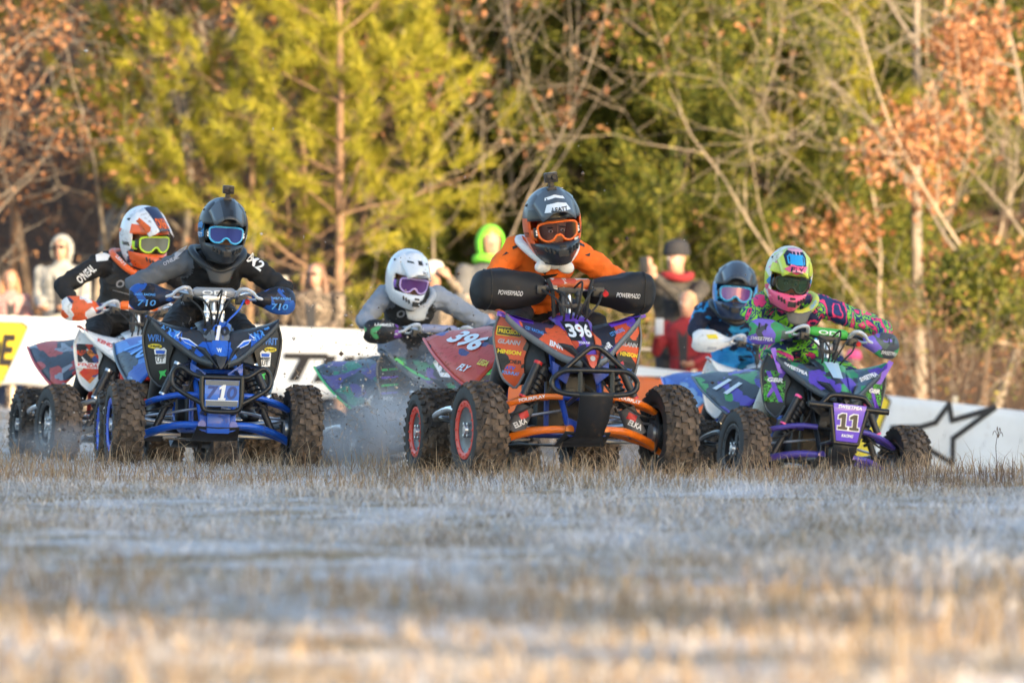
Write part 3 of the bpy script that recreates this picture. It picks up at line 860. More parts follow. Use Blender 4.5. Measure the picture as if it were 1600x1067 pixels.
# pines behind the photographer: their long shadow lies over the course
tall = None
spots = []
dh, dn = Vector((SUN_DIR.x, SUN_DIR.y)).normalized(), Vector((SUN_DIR.y, -SUN_DIR.x)).normalized()
for s_, off in ((-25.0, 0.0), (-30.0, 1.15)):
    for i in range(21):
        t_ = 4.2 + off + 2.35 * i + rr.uniform(-.4, .4)
        v_ = dh * (s_ + rr.uniform(-.8, .8)) + dn * t_
        spots.append((v_.x, v_.y))
for i, (x, Y) in enumerate(spots):
    s = rr.uniform(.97, 1.03) * (1.06 if i % 21 > 15 else 1.0)
    if tall is None:
        tall = root("tall_pine", x, Y, "tall bare-stemmed pine behind the photographer", "tree", "pines behind the photographer")
        MB().tube([(0, 0, 0), (.1, 0, 8), (0, .1, 15.5)], [.22, .17, .04], 9, 4).build("trunk", BARK_PINE, tall)
        rg = np.random.default_rng(77)
        n = 5200
        d = norm_rows(rg.normal(0, 1, (n, 3))) * rg.uniform(.25, 1, (n, 1)) ** .5
        C = d * np.array([2.0, 2.0, 3.68]) + np.array([0, 0, 12.32])
        leaf_cloud("crown", C, .55, NEEDLE_D, tall, rg, .0, .7)
    else:
        copy_tree(tall, (x, Y, gz(x, Y) - .1), rr.uniform(0, 6.28), s)

# ------------------------------------------------------------------ quads
BLACK = plain("black_plastic", (0.016, 0.016, 0.018), 0.42, 0, 0.28, 0.1)
BLACK_T = plain("black_tube_paint", (0.015, 0.016, 0.018), 0.3, 0.2, 0.3, 0.05)
RUBBER = plain("black_rubber", (0.02, 0.02, 0.02), 0.7, 0, 0.5, 0.2)
STEEL = plain("brushed_alloy", (0.62, 0.63, 0.65), 0.3, 0.9, 0.35, 0.05)
DARKM = plain("dark_metal", (0.035, 0.036, 0.04), 0.45, 0.3, 0.18, 0.1)
GREYP = plain("grey_plastic", (0.16, 0.17, 0.18), 0.45, 0, 0.3, 0.1)
WHITEP = plain("white_plastic", (0.78, 0.78, 0.78), 0.35, 0, 0.22, 0.0, 0.2)
PW, PK = plain("white_print", (0.82, 0.82, 0.82), 0.4), plain("black_print", (0.02, 0.02, 0.02), 0.4)
PR, PY = plain("red_print", (0.62, 0.03, 0.03), 0.4), plain("yellow_print", (0.85, 0.65, 0.03), 0.4)
PB, PG = plain("blue_print", (0.02, 0.12, 0.62), 0.4), plain("green_print", (0.05, 0.55, 0.10), 0.4)
PO, PP = plain("orange_print", (0.85, 0.16, 0.02), 0.4), plain("purple_print", (0.16, 0.06, 0.55), 0.4)
PPK, PLB = plain("pink_print", (0.95, 0.10, 0.30), 0.4), plain("light_blue_print", (0.10, 0.35, 0.80), 0.4)
PS = plain("silver_print", (0.45, 0.46, 0.5), 0.4)
def tyre_mat():
    m = bpy.data.materials.new("muddy_tyre"); nt, bs = nodes_of(m)
    v = coords(nt)
    n = noise_tex(nt, v, 16, 5, 0.65); n2 = noise_tex(nt, v, 90, 3)
    r = ramp(nt, [(0.34, (0.022, 0.02, 0.019)), (0.5, (0.075, 0.056, 0.043)), (0.66, (0.17, 0.122, 0.088))], n)
    link(nt, r.outputs[0], bs.inputs["Base Color"]); bs.inputs["Roughness"].default_value = 0.85
    bump(nt, bs, n2, 0.4, 0.004)
    return m
TYRE = tyre_mat()
SIDEWALL = plain("tyre_sidewall", (0.028, 0.027, 0.027), 0.7, 0, 0.6, 0.25)

KR = random.Random(5)
def wheel(parent, c, r, w, rimr, ringm, facem, rearw, steer=0.0, spokes=False):
    """wheel with its own tyre, rim, hub"""
    c = Vector(c); s = 1 if c.x > 0 else -1
    W = empty("wheel"); W.parent = parent; W.location = c; W.rotation_euler = (0, 0, steer)
    hw = w / 2
    tb = MB()
    rt = r - 0.014
    prof = [(-hw * .72, rimr), (-hw * .95, rimr + .02), (-hw, rimr + (rt - rimr) * .45), (-hw * .93, rimr + (rt - rimr) * .82), (-hw * .72, rt - .006), (-hw * .35, rt), (0, rt + .002),
            (hw * .35, rt), (hw * .72, rt - .006), (hw * .93, rimr + (rt - rimr) * .82), (hw, rimr + (rt - rimr) * .45), (hw * .95, rimr + .02), (hw * .72, rimr)]
    tb.lathe(prof, n=44)
    tb.mi = [1 if (i // 44) in (0, 1, 2, 9, 10, 11) else 0 for i in range(len(tb.f))]
    nk = 25
    lat = (-.80, -.40, .0, .40, .80) if not rearw else (-.84, -.52, -.18, .18, .52, .84)
    for li, f in enumerate(lat):
        for k in range(nk):
            a = 2 * math.pi * (k + (.5 if li % 2 else 0)) / nk
            M = Matrix.Rotation(a, 3, 'X')
            edge = abs(f) > .7
            hh = .012
            rad = rt - (.016 if edge else .002) + .004
            o = Vector((f * hw, 0, rad))
            Mt = M @ Matrix.Rotation((.55 if edge else 0) * math.copysign(1, f), 3, 'Y') @ Matrix.Rotation(.25 * math.copysign(1, f) if f else 0, 3, 'Z')
            bw = w * (.15 if not rearw else .11); bl = 2 * math.pi * r / nk * (.46 if li % 2 else .52)
            j1, j2, j3 = KR.uniform(.82, 1.12), KR.uniform(.8, 1.15), KR.uniform(-.14, .14)
            tb.box(M @ o, (bw * j1, bl * j2, (hh + .014) * KR.uniform(.85, 1.1)), Mt @ Matrix.Rotation(j3, 3, 'Z'), 0)
    tb.build("tyre", [TYRE, SIDEWALL], W, smooth=30)
    rb = MB()
    f = s * hw
    rb.lathe([(-hw * .8, rimr + .006), (-hw * .8, rimr - .012), (0, rimr - .02), (hw * .8, rimr - .012), (hw * .8, rimr + .006)], n=36)
    rb.build("rim", DARKM, W)
    rg = MB()
    rg.lathe([(f * .80, rimr + .008), (f * .90, rimr + .006), (f * .92, rimr - .008), (f * .84, rimr - .026), (f * .78, rimr - .026)], n=36)
    for k in range(16):
        a = 2 * math.pi * k / 16
        rg.lathe([(f * .88, .0045), (f * .96, .0045), (f * .965, .0005)], (0, (rimr - .009) * math.cos(a), (rimr - .009) * math.sin(a)), n=6)
    rg.build("bead_ring", ringm, W)
    fb = MB()
    if spokes:
        for k in range(6):
            a = 2 * math.pi * k / 6
            M = Matrix.Rotation(a, 3, 'X')
            fb.box(M @ Vector((f * .55, 0, rimr * .52)), (.012, .045, rimr * .9), M)
        fb.lathe([(f * .5, .05), (f * .66, .05), (f * .70, .03), (f * .70, .001)], n=18)
    else:
        fb.lathe([(f * .80, rimr - .024), (f * .72, rimr * .72), (f * .66, rimr * .45), (f * .70, .035), (f * .76, .03), (f * .76, .001)], n=30)
    fb.build("wheel_disc", facem, W)
    hb = MB()
    hb.lathe([(-s * hw * 1.1, .001), (-s * hw * 1.1, .05), (0, .055), (f * .7, .028), (f * .92, .024), (f * .94, .001)], n=16)
    for k in range(4):
        a = 2 * math.pi * (k + .5) / 4
        hb.lathe([(f * .6, .009), (f * .86, .009), (f * .88, .001)], (0, .042 * math.cos(a), .042 * math.sin(a)), n=8)
    hb.build("hub", STEEL, W)
    return W
def bil(F, B, bulge=0.0, rows=6, k=4):
    """surface between a front edge and a back edge"""
    Fc, Bc = catmull(F, k), catmull(B, k)
    out = []
    for i in range(rows + 1):
        t = i / rows
        out.append([f.lerp(b, t) + Vector((0, -bulge * .5, bulge)) * math.sin(math.pi * t) for f, b in zip(Fc, Bc)])
    return out
def mir(pts, s): return [(p[0] * s, p[1], p[2]) for p in pts]

def make_quad(key, c):
    px, Y, z, yaw = SPOT[key]
    q = empty("racing_quad")
    tag(q, c['label'], "quad bike", "racing quads on the start straight")
    fx, fz = (px - 800) / FPX * Y, None
    ca, sa = math.cos(R(yaw)), math.sin(R(yaw))
    def w2(x, y): return fx + x * ca - y * sa, Y + x * sa + y * ca
    h = {k2: gz(*w2(*k2)) for k2 in ((-.5, 0), (.5, 0), (-.42, 1.27), (.42, 1.27))}
    zf, zr = (h[(-.5, 0)] + h[(.5, 0)]) / 2, (h[(-.42, 1.27)] + h[(.42, 1.27)]) / 2
    roll = -math.atan2((h[(.5, 0)] + h[(.42, 1.27)] - h[(-.5, 0)] - h[(-.42, 1.27)]) / 2, .92)
    pitch = math.atan2(zr - zf, 1.27)
    q.location = (fx, Y, zf)
    q.rotation_euler = (Matrix.Rotation(R(yaw), 3, 'Z') @ Matrix.Rotation(pitch, 3, 'X') @ Matrix.Rotation(roll, 3, 'Y')).to_euler()
    arm, gfx, gfx2, trim, frame = c['arm'], c['gfx'], c['gfx2'], c['trim'], c['frame']
    st = R(c.get('steer', 4))
    for s in (-1, 1):
        wheel(q, (s * .505, 0, .255), .255, .185, .145, c['ring'], c['disc'], False, st, c.get('spokes', False))
        wheel(q, (s * .42, 1.27, .232), .232, .25, .128, c['ring'], c['disc'], True, 0, c.get('spokes', False))
    # chassis
    fb = MB()
    for s in (-1, 1):
        fb.tube([(s * .085, -.22, .245), (s * .10, .25, .235), (s * .13, .75, .245), (s * .12, 1.0, .32)], .016, 8, 4)
        fb.tube([(s * .085, -.22, .245), (s * .10, -.12, .40), (s * .115, .0, .56), (s * .10, .14, .74), (s * .035, .2, .86)], .015, 8, 4)
        fb.tube([(s * .115, .02, .57), (s * .13, .4, .62), (s * .14, .8, .66), (s * .12, 1.35, .72)], .015, 8, 4)
        fb.tube([(s * .11, .16, .25), (s * .115, .14, .72)], .014, 8)
        fb.tube([(s * .12, 1.0, .32), (s * .13, .9, .66)], .015, 8)
    for zz, yy in ((.245, -.21), (.43, -.10), (.57, .0), (.245, .18), (.70, .14)):
        fb.tube([(-.11, yy, zz), (.11, yy, zz)], .013, 8)
    fb.build("frame", frame, q)
    bb = MB()
    for s in (-1, 1):
        MB().prism([(s * .05, -.245, .22), (s * .105, -.245, .24), (s * .10, -.24, .33), (s * .05, -.24, .31)], (0, .02, 0)).build("bracket", frame, q, bevel=.003)
        MB().prism([(s * .06, -.12, .56), (s * .15, -.10, .62), (s * .15, -.10, .55), (s * .08, -.12, .50)], (0, .015, 0)).build("bracket", frame, q, bevel=.003)
    MB().grid([[(-.12, -.27, .26), (0, -.28, .255), (.12, -.27, .26)], [(-.13, -.1, .19), (0, -.1, .185), (.13, -.1, .19)], [(-.15, .35, .185), (0, .35, .18), (.15, .35, .185)], [(-.14, .75, .19), (0, .75, .185), (.14, .75, .19)]]).build("skid_plate", DARKM if key != 'blue' else BLACK, q, solid=.006)
    # engine, radiator, tank, airbox: the dark mass between the wheels
    eb = MB()
    eb.box((0, .48, .36), (.24, .34, .26)); eb.box((.02, .40, .55), (.17, .18, .16), Matrix.Rotation(.25, 3, 'X'))
    for k in range(5): eb.box((.02, .385 - k * .004, .49 + k * .03), (.20, .21, .008), Matrix.Rotation(.25, 3, 'X'))
    eb.lathe([(-.16, .001), (-.16, .085), (.16, .085), (.16, .001)], (0, .52, .34), n=18)
    eb.build("engine", DARKM, q, bevel=.006)
    rb = MB(); rb.box((0, .09, .55), (.27, .035, .22))
    for k in range(11): rb.box((0, .07, .455 + k * .019), (.25, .012, .006))
    rb.build("radiator", plain("radiator_black", (.012, .012, .013), .6), q)
    eb2 = MB(); eb2.box((.0, .03, .50), (.10, .06, .08)); eb2.box((-.035, .0, .455), (.05, .05, .05)); eb2.tube([(.05, .02, .5), (.1, .0, .46), (.11, .05, .4)], .010, 7, 4)
    eb2.build("reservoir", plain("dark_grey_box", (.05, .052, .056), .5), q, bevel=.006)
    ex = MB(); ex.tube([(.06, .36, .52), (.13, .25, .44), (.17, .4, .36), (.18, .8, .46), (.20, 1.0, .58)], .022, 10, 5); ex.tube([(.20, 1.0, .58), (.21, 1.42, .64)], .055, 14)
    ex.build("exhaust", STEEL, q)
    tk = MB(); tk.grid(bil(mir([(.16, .24, .62), (.14, .22, .78), (.0, .2, .845), (-.14, .22, .78), (-.16, .24, .62)], 1), [(.15, .62, .62), (.11, .62, .74), (0, .62, .775), (-.11, .62, .74), (-.15, .62, .62)], .03))
    tk.build("tank_cover", gfx2, q, solid=.006)
    se = MB(); se.grid(bil([(.13, .55, .66), (.11, .56, .755), (0, .56, .79), (-.11, .56, .755), (-.13, .55, .66)], [(.15, 1.38, .70), (.13, 1.38, .80), (0, 1.38, .825), (-.13, 1.38, .80), (-.15, 1.38, .70)], -.015, 8))
    se.build("seat", RUBBER, q, solid=.01)
    # rear end
    ra = MB(); ra.tube([(-.40, 1.27, .232), (.40, 1.27, .232)], .02, 12); ra.build("rear_axle", STEEL, q)
    sw = MB()
    for s in (-1, 1): sw.tube([(s * .10, .78, .34), (s * .09, 1.0, .30), (s * .06, 1.25, .235)], .026, 8, 3)
    sw.box((0, 1.2, .235), (.16, .1, .09)); sw.build("swingarm", DARKM, q)
    sk = MB(); sk.grid([[(-.11, 1.12, .17), (.11, 1.12, .17)], [(-.11, 1.30, .135), (.11, 1.30, .135)], [(-.11, 1.40, .17), (.11, 1.40, .17)]]); sk.lathe([(-.012, .12), (.012, .12), (.012, .03), (-.012, .03)], (.05, 1.27, .235), n=24, closed=True)
    sk.build("sprocket_guard", DARKM, q, solid=.006)
    gb = MB(); gb.tube([(-.14, 1.36, .72), (-.16, 1.52, .74), (0, 1.56, .74), (.16, 1.52, .74), (.14, 1.36, .72)], .012, 8, 4); gb.build("grab_bar", BLACK_T, q)
    # front suspension, both sides
    for s in (-1, 1):
        lo = MB()
        lo.tube(mir([(.09, -.215, .268), (.22, -.16, .262), (.36, -.05, .222), (.425, -.015, .185), (.465, -.005, .155)], s), .0205, 10, 4)
        lo.tube(mir([(.10, .18, .262), (.22, .13, .255), (.38, .03, .205), (.455, 0, .165)], s), .0205, 10, 4)
        lo.tube(mir([(.30, -.095, .243), (.31, .085, .235)], s), .014, 8)
        lo.lathe([(-.032, .001), (-.032, .024), (.032, .024), (.032, .001)], (s * .09, -.215, .268), 'Y', 12)
        L = lo.build("lower_arm", arm, q)
        up = MB()
        up.tube(mir([(.105, -.15, .435), (.22, -.12, .432), (.35, -.06, .40), (.425, -.01, .362)], s), .0165, 10, 4)
        up.tube(mir([(.115, .12, .43), (.25, .09, .42), (.36, .03, .39), (.425, .0, .362)], s), .0165, 10, 4)
        Uo = up.build("upper_arm", arm, q)
        if c.get('armtext'):
            lettering(c['armtext'], bvh_of(Uo), (s * .26, -.12, .425), (1, 0, -.2 * s), FZ, .13, PW, Uo, .017, .03, 0, .002)
        kn = MB(); kn.tube(mir([(.462, 0, .145), (.455, .0, .25), (.43, 0, .37)], s), [.022, .034, .02], 10, 4); kn.lathe([(0, .001), (0, .045), (s * .05, .04), (s * .07, .001)], (s * .44, 0, .255), n=14)
        kn.lathe([(-.006, .10), (.006, .10), (.006, .055), (-.006, .055)], (s * .425, 0, .255), n=26, closed=True)
        kn.build("steering_knuckle", DARKM, q)
        MB().tube(mir([(.46, 0, .125), (.465, 0, .20)], s), .014, 10).build("ball_joint", STEEL, q)
        MB().tube(mir([(.05, .06, .365), (.43, .075, .30)], s), .0075, 8).build("tie_rod", STEEL, q)
        a, b = Vector((s * .335, -.03, .235)), Vector((s * .165, .0, .60))
        d = (b - a); u, w = frame_of(d)
        sh = MB(); sh.tube([a, a + d * .42], .020, 12); sh.tube([a + d * .42, a + d * .95], .030, 14); sh.tube([a + d * .95, b], .016, 10); sh.lathe([(-.02, .022), (.02, .022)], a, 'Y', 10)
        sh.tube([a + d * .36, a + d * .40], .040, 14); sh.tube([a + d * .86, a + d * .9], .040, 14)
        S = sh.build("shock_absorber", c.get('shock', DARKM), q)
        hel = [a + d * (.38 + .49 * k / 56) + (u * math.cos(k * .785) + w * math.sin(k * .785)) * .036 for k in range(57)]
        MB().tube(hel, .0062, 6).build("coil_spring", c.get('spring', BLACK_T), S)
        if c.get('shocksleeve'):
            slv = MB().tube([a + d * .02, a + d * .40], [.050, .046], 16).build("shock_sleeve", c['shocksleeve'], S)
            lettering("ELKA", bvh_of(slv), a + d * .17 + Vector((0, -.05, 0)), (1, 0, -.45 * s), (.45 * s, 0, 1), .075, PW, S, .03, .03)
            sticker(rect(.05, .035), bvh_of(slv), a + d * .28 + Vector((0, -.05, 0)), (1, 0, -.45 * s), (.45 * s, 0, 1), PR, S)
        rs = MB(); o_ = Vector((s * .055, -.06, .0)); rs.tube([a + d * .55 + o_, a + d * 1.02 + o_], .021, 12); rs.tube([a + d * .95 + o_, a + d * 1.0], .01, 6)
        rs.tube([a + d * .53 + o_, a + d * .56 + o_], .0235, 12, mi=1); rs.tube([a + d * 1.0 + o_, a + d * 1.04 + o_], .0235, 12, mi=1)
        rs.build("shock_reservoir", [DARKM, c.get('resm', STEEL)], S)
        MB().tube(mir([(.42, -.03, .33), (.30, -.10, .36), (.16, -.08, .47), (.10, .0, .60)], s), .006, 6, 4).build("brake_hose", RUBBER, q)
    # nerf bars with heel guards
    for s in (-1, 1):
        nb = MB()
        nb.tube(mir([(.14, .28, .27), (.38, .30, .29), (.52, .36, .34), (.55, .45, .36), (.545, .75, .33), (.50, .92, .31), (.36, .96, .30), (.14, .95, .30)], s), .016, 10, 4)
        nb.tube(mir([(.52, .36, .34), (.53, .335, .26), (.45, .32, .21), (.15, .34, .21)], s), .012, 8, 4)
        nb.build("nerf_bar", c.get('nerf', STEEL), q)
        MB().grid([[(s * .16, .33 + .02 * t, .22 + .0 * t), (s * .34, .34, .235), (s * .50, .37, .29)] if t == 0 else [(s * .16, .92, .29), (s * .34, .92, .29), (s * .50, .90, .30)] for t in (0, 1)]).build("heel_guard", RUBBER, q, solid=.004)
        MB().box((s * .27, .62, .285), (.18, .05, .03)).build("foot_peg", DARKM, q, bevel=.004)
    # bodywork
    fr, bk = [(.045, -.285, .622), (.125, -.175, .652), (.215, -.055, .722), (.298, .03, .79), (.362, .075, .856)], [(.085, .03, .80), (.145, .09, .812), (.225, .16, .826), (.305, .2, .848), (.382, .21, .876)]
    hood = MB()
    hrows = []
    for (xw, y, zc, ze) in ((.012, -.325, .592, .592), (.035, -.29, .632, .622), (.058, -.22, .69, .672), (.075, -.13, .745, .722), (.09, -.03, .803, .775), (.10, .06, .852, .82), (.105, .16, .875, .84)):
        hrows.append([(xw * t, y + .02 * abs(t), zc + (ze - zc) * t * t) for t in (-1, -.75, -.4, 0, .4, .75, 1)])
    H = hood.grid(hrows).build("hood", c.get('hood', gfx), q, solid=.006)
    hv = bvh_of(H)
    for s in (-1, 1):
        sc = MB(); sc.grid(bil(mir([(.02, -.34, .585), (.05, -.305, .63), (.085, -.225, .70)], s), mir([(.02, -.26, .585), (.075, -.2, .64), (.13, -.12, .71)], s), .0)); sc.build("air_scoop", BLACK, q, solid=.008)
    nose = MB(); nose.prism([(-.035, -.325, .655), (.035, -.325, .655), (.018, -.345, .60), (0, -.35, .578), (-.018, -.345, .60)], (0, .03, .0)); N = nose.build("nose_piece", c.get('nose', BLACK), q, bevel=.006)
    fenders = {}
    for s in (-1, 1):
        wg = MB().grid(bil(mir(fr, s), mir(bk, s), .014)); Wg = wg.build("front_fender", gfx, q, solid=.006)
        lip = MB().grid(bil(mir([(x, y - .002, z2 - .034) for x, y, z2 in fr], s), mir([(x, y - .006, z2 + .004) for x, y, z2 in fr], s), .0, 2)); lip.build("fender_lip", trim, Wg, solid=.006)
        ox = (.368, .855), (.395, .76), (.382, .65), (.355, .54), (.322, .497), (.285, .478), (.248, .55), (.25, .63), (.228, .70), (.268, .765)
        pan = MB().prism([(s * x, .10 + .10 * (x - .25) / .17, z2) for x, z2 in ox], (0, .010, 0)); Pn = pan.build("mud_panel", c['panel'], q, bevel=.003)
        rl = [(s * x, .10 + .10 * (x - .25) / .17 - .003, z2) for x, z2 in ox[:7]]
        MB().tube(rl, .007, 6, 3).build("panel_edge", trim, Pn)
        fenders[s] = (Wg, Pn)
        inner = MB().grid(bil(mir([(.13, .02, .52), (.20, .06, .50), (.27, .12, .49)], s), mir([(.15, .12, .80), (.22, .14, .81), (.29, .16, .82)], s), .0, 3)); inner.build("inner_fender", BLACK, q, solid=.006)
        # rear fender
        ri, ro = [(.13, .66, .70), (.14, .95, .77), (.15, 1.25, .80), (.20, 1.47, .775)], [(.39, .66, .46), (.43, .88, .53), (.45, 1.2, .63), (.44, 1.50, .725)]
        rfm = MB().grid(bil(mir(ro, s), mir(ri, s), .02)); Rf = rfm.build("rear_fender", c['rear'], q, solid=.006)
        MB().tube(mir(ro, s), .008, 6, 4).build("fender_edge", c.get('rearedge', trim), Rf)
        fenders[s] += (Rf,)
        side = MB().grid(bil(mir([(.15, .22, .62), (.17, .45, .52), (.17, .7, .50)], s), mir([(.12, .2, .82), (.14, .45, .76), (.13, .7, .72)], s), .01, 4)); side.build("side_cover", c['rear'], q, solid=.006)
    # steering
    stm = MB(); stm.tube([(0, .09, .55), (0, .155, .90), (0, .175, .985)], .018, 10); stm.build("steering_stem", STEEL, q)
    cl = MB()
    for s in (-1, 1):
        cl.tube([(s * .042, .12, .84), (s * .042, .15, .99)], .014, 12); cl.tube([(s * .042, .125, .87), (s * .042, .132, .90)], .019, 12); cl.tube([(s * .042, .142, .955), (s * .042, .146, .98)], .019, 12)
    cl.box((0, .135, .905), (.12, .03, .022)); cl.box((0, .155, .985), (.13, .045, .03)); cl.build("bar_clamp", c.get("clamp", DARKM), q, bevel=.003)
    gr = [(.41, .30, .985), (.27, .265, 1.00), (.19, .215, 1.02), (.10, .17, .995), (.0, .165, .99)]
    hb = MB(); hb.tube(gr + [(-x, y, z2) for x, y, z2 in gr[-2::-1]], .0125, 10, 4); hb.tube([(-.17, .205, 1.028), (.17, .205, 1.028)], .008, 8); HB = hb.build("handlebar", STEEL if key != 'neon' else BLACK_T, q)
    pd = MB(); pd.tube([(-.115, .175, 1.018), (-.10, .172, 1.018), (.10, .172, 1.018), (.115, .175, 1.018)], [.024, .031, .031, .024], 14); PD = pd.build("bar_pad", c['pad'], q)
    if c.get('padtext'): lettering(c['padtext'], bvh_of(PD), (0, .14, 1.018), FX, FZ, .14, c.get('padink', PW), PD, .026, .02)
    MB().box((-.15, .17, .985), (.055, .05, .045)).build("switch_block", BLACK, q, bevel=.005); MB().box((.155, .17, .98), (.06, .05, .05)).build("throttle_block", BLACK, q, bevel=.005); MB().tube([(.19, .2, .99), (.19, .14, .97)], .015, 10).build("kill_switch", PR, q)
    for s in (-1, 1):
        MB().tube(mir([(.28, .268, 1.0), (.415, .302, .984)], s), .0175, 12).build("grip", RUBBER, q)
        if not c.get('muffs'):
            lv = MB().tube(mir([(.13, .165, 1.0), (.145, .12, 1.035), (.175, .10, 1.042), (.215, .115, 1.025), (.25, .135, .995), (.33, .17, .98)], s), [.014, .013, .012, .011, .010, .009], 8, 4); lv.build("brake_lever", plain('polished_lever', (.78, .78, .79), .3, .45, .06), q)
            rows = []
            for i in range(9):
                u = i / 8; xx = .215 + .265 * u
                hh = (.028 + .054 * min(1, u / .5) ** 1.2) * (math.sqrt(max(.30, 1 - (max(0, u - .80) / .22) ** 3)))
                row = []
                for j in range(7):
                    v = j / 6 * 2 - 1
                    row.append((s * xx, .13 + .045 * v * v + .10 * u * u, .99 - .008 * u + hh * v))
                rows.append(row)
            gd = MB().grid(rows); GD = gd.build("hand_guard", c['guard'], q, solid=.008, subdiv=1)
            gv = bvh_of(GD)
            for (tx, dx_, dz_, wd, hh, ink) in c.get('guardtext', ()):
                lettering(tx, gv, (s * (.36 + dx_), .15, .985 + dz_), FX, FZ, wd, ink, GD, hh, .02, .1, .004)
            for (poly, dx_, dz_, ink) in c.get('guardshape', ()):
                sticker([(p[0] * s, p[1]) for p in (poly if s > 0 else poly[::-1])], gv, (s * (.36 + dx_), .15, .985 + dz_), FX, FZ, ink, GD, .003, 3)
            MB().tube(mir([(.17, .19, 1.0), (.20, .15, .985), (.24, .13, .985)], s), .009, 8, 3).build("guard_mount", STEEL, q)
        else:
            rows = []
            for i in range(15):
                u = i / 14
                xx = .085 + .415 * u
                kx = min(1, u / .10, (1 - u) / .13) if u < 1 else 0
                kk = math.sqrt(max(0, 1 - (1 - kx) ** 2))
                hz = (.055 + .058 * min(1, u * 1.7)) * max(kk, .04 if u in (0, 1) else .2) * (1 - .10 * max(0, u - .75) / .25)
                hy = (.07 + .05 * min(1, u * 1.6)) * max(kk, .05)
                rows.append([(s * xx, .235 + .06 * u + hy * math.cos(a) * (1 + .05 * math.sin(3 * a + 9 * u)), .985 - .035 * u + .03 * math.sin(2.2 * u) + hz * abs(math.sin(a)) ** .75 * math.copysign(1, math.sin(a)) * (1 + .07 * math.sin(4 * a + 7 * u) + .04 * math.sin(13 * u))) for a in [2 * math.pi * k / 24 for k in range(24)]])
            rows = [[(x_ , y_ - .012 * noise.noise(Vector((x_ * 9 + s, y_ * 9, z_ * 14))), z_ - .012 * (1 - abs(2 * ((abs(x_) - .085) / .415) - 1)) + .026 * noise.noise(Vector((x_ * 7, y_ * 8 + s * 3, z_ * 7))) + .006 * noise.noise(Vector((x_ * 24, y_ * 9, z_ * 30 + s)))) for x_, y_, z_ in rw] for rw in rows]
            mf = MB().grid(rows, 0, True); MF = mf.build("hand_muff", c['muffs'], q, smooth=60, subdiv=1)
            lettering("POWERMADD", bvh_of(MF), (s * .315, .12, .965), (1, 0, -.04), FZ, .13, PW, MF, .024, .0, .2, .004)
            MB().tube([Vector(p_) + (Vector(p_) - Vector((s * .46, .29, .975))).normalized() * .001 for p_ in rows[11]], .004, 5, 1, True).build("seam", RUBBER, MF)
            MB().tube(mir([(.12, .15, 1.04), (.10, .13, .98), (.085, .14, .86), (.08, .16, .78)], s), .011, 6, 4).build("strap", RUBBER, MF)
    for i, pts in enumerate(([(-.12, .13, .99), (-.07, .03, .97), (-.03, .0, .90), (-.02, .06, .82)], [(.13, .13, .99), (.08, .02, .98), (.03, -.02, .91), (.01, .05, .82)], [(-.15, .14, .985), (-.09, .05, .93), (-.06, .03, .86), (-.06, .08, .80)],
                  [(.17, .14, .98), (.13, .06, .92), (.07, .02, .86), (.05, .08, .81)], [(.02, .13, 1.0), (.03, .02, 1.03), (.015, -.01, .95), (.0, .05, .83)])):
        MB().tube(pts, .0058, 6, 5).build("cable", RUBBER if i != 3 else c.get('hose', RUBBER), q)
    c['parts'](q, hv, H, fenders, N)
    return q

def plate(q, pts, mat, name="number_plate"):
    return MB().prism(pts, (0, .008, 0)).build(name, mat, q, bevel=.002)
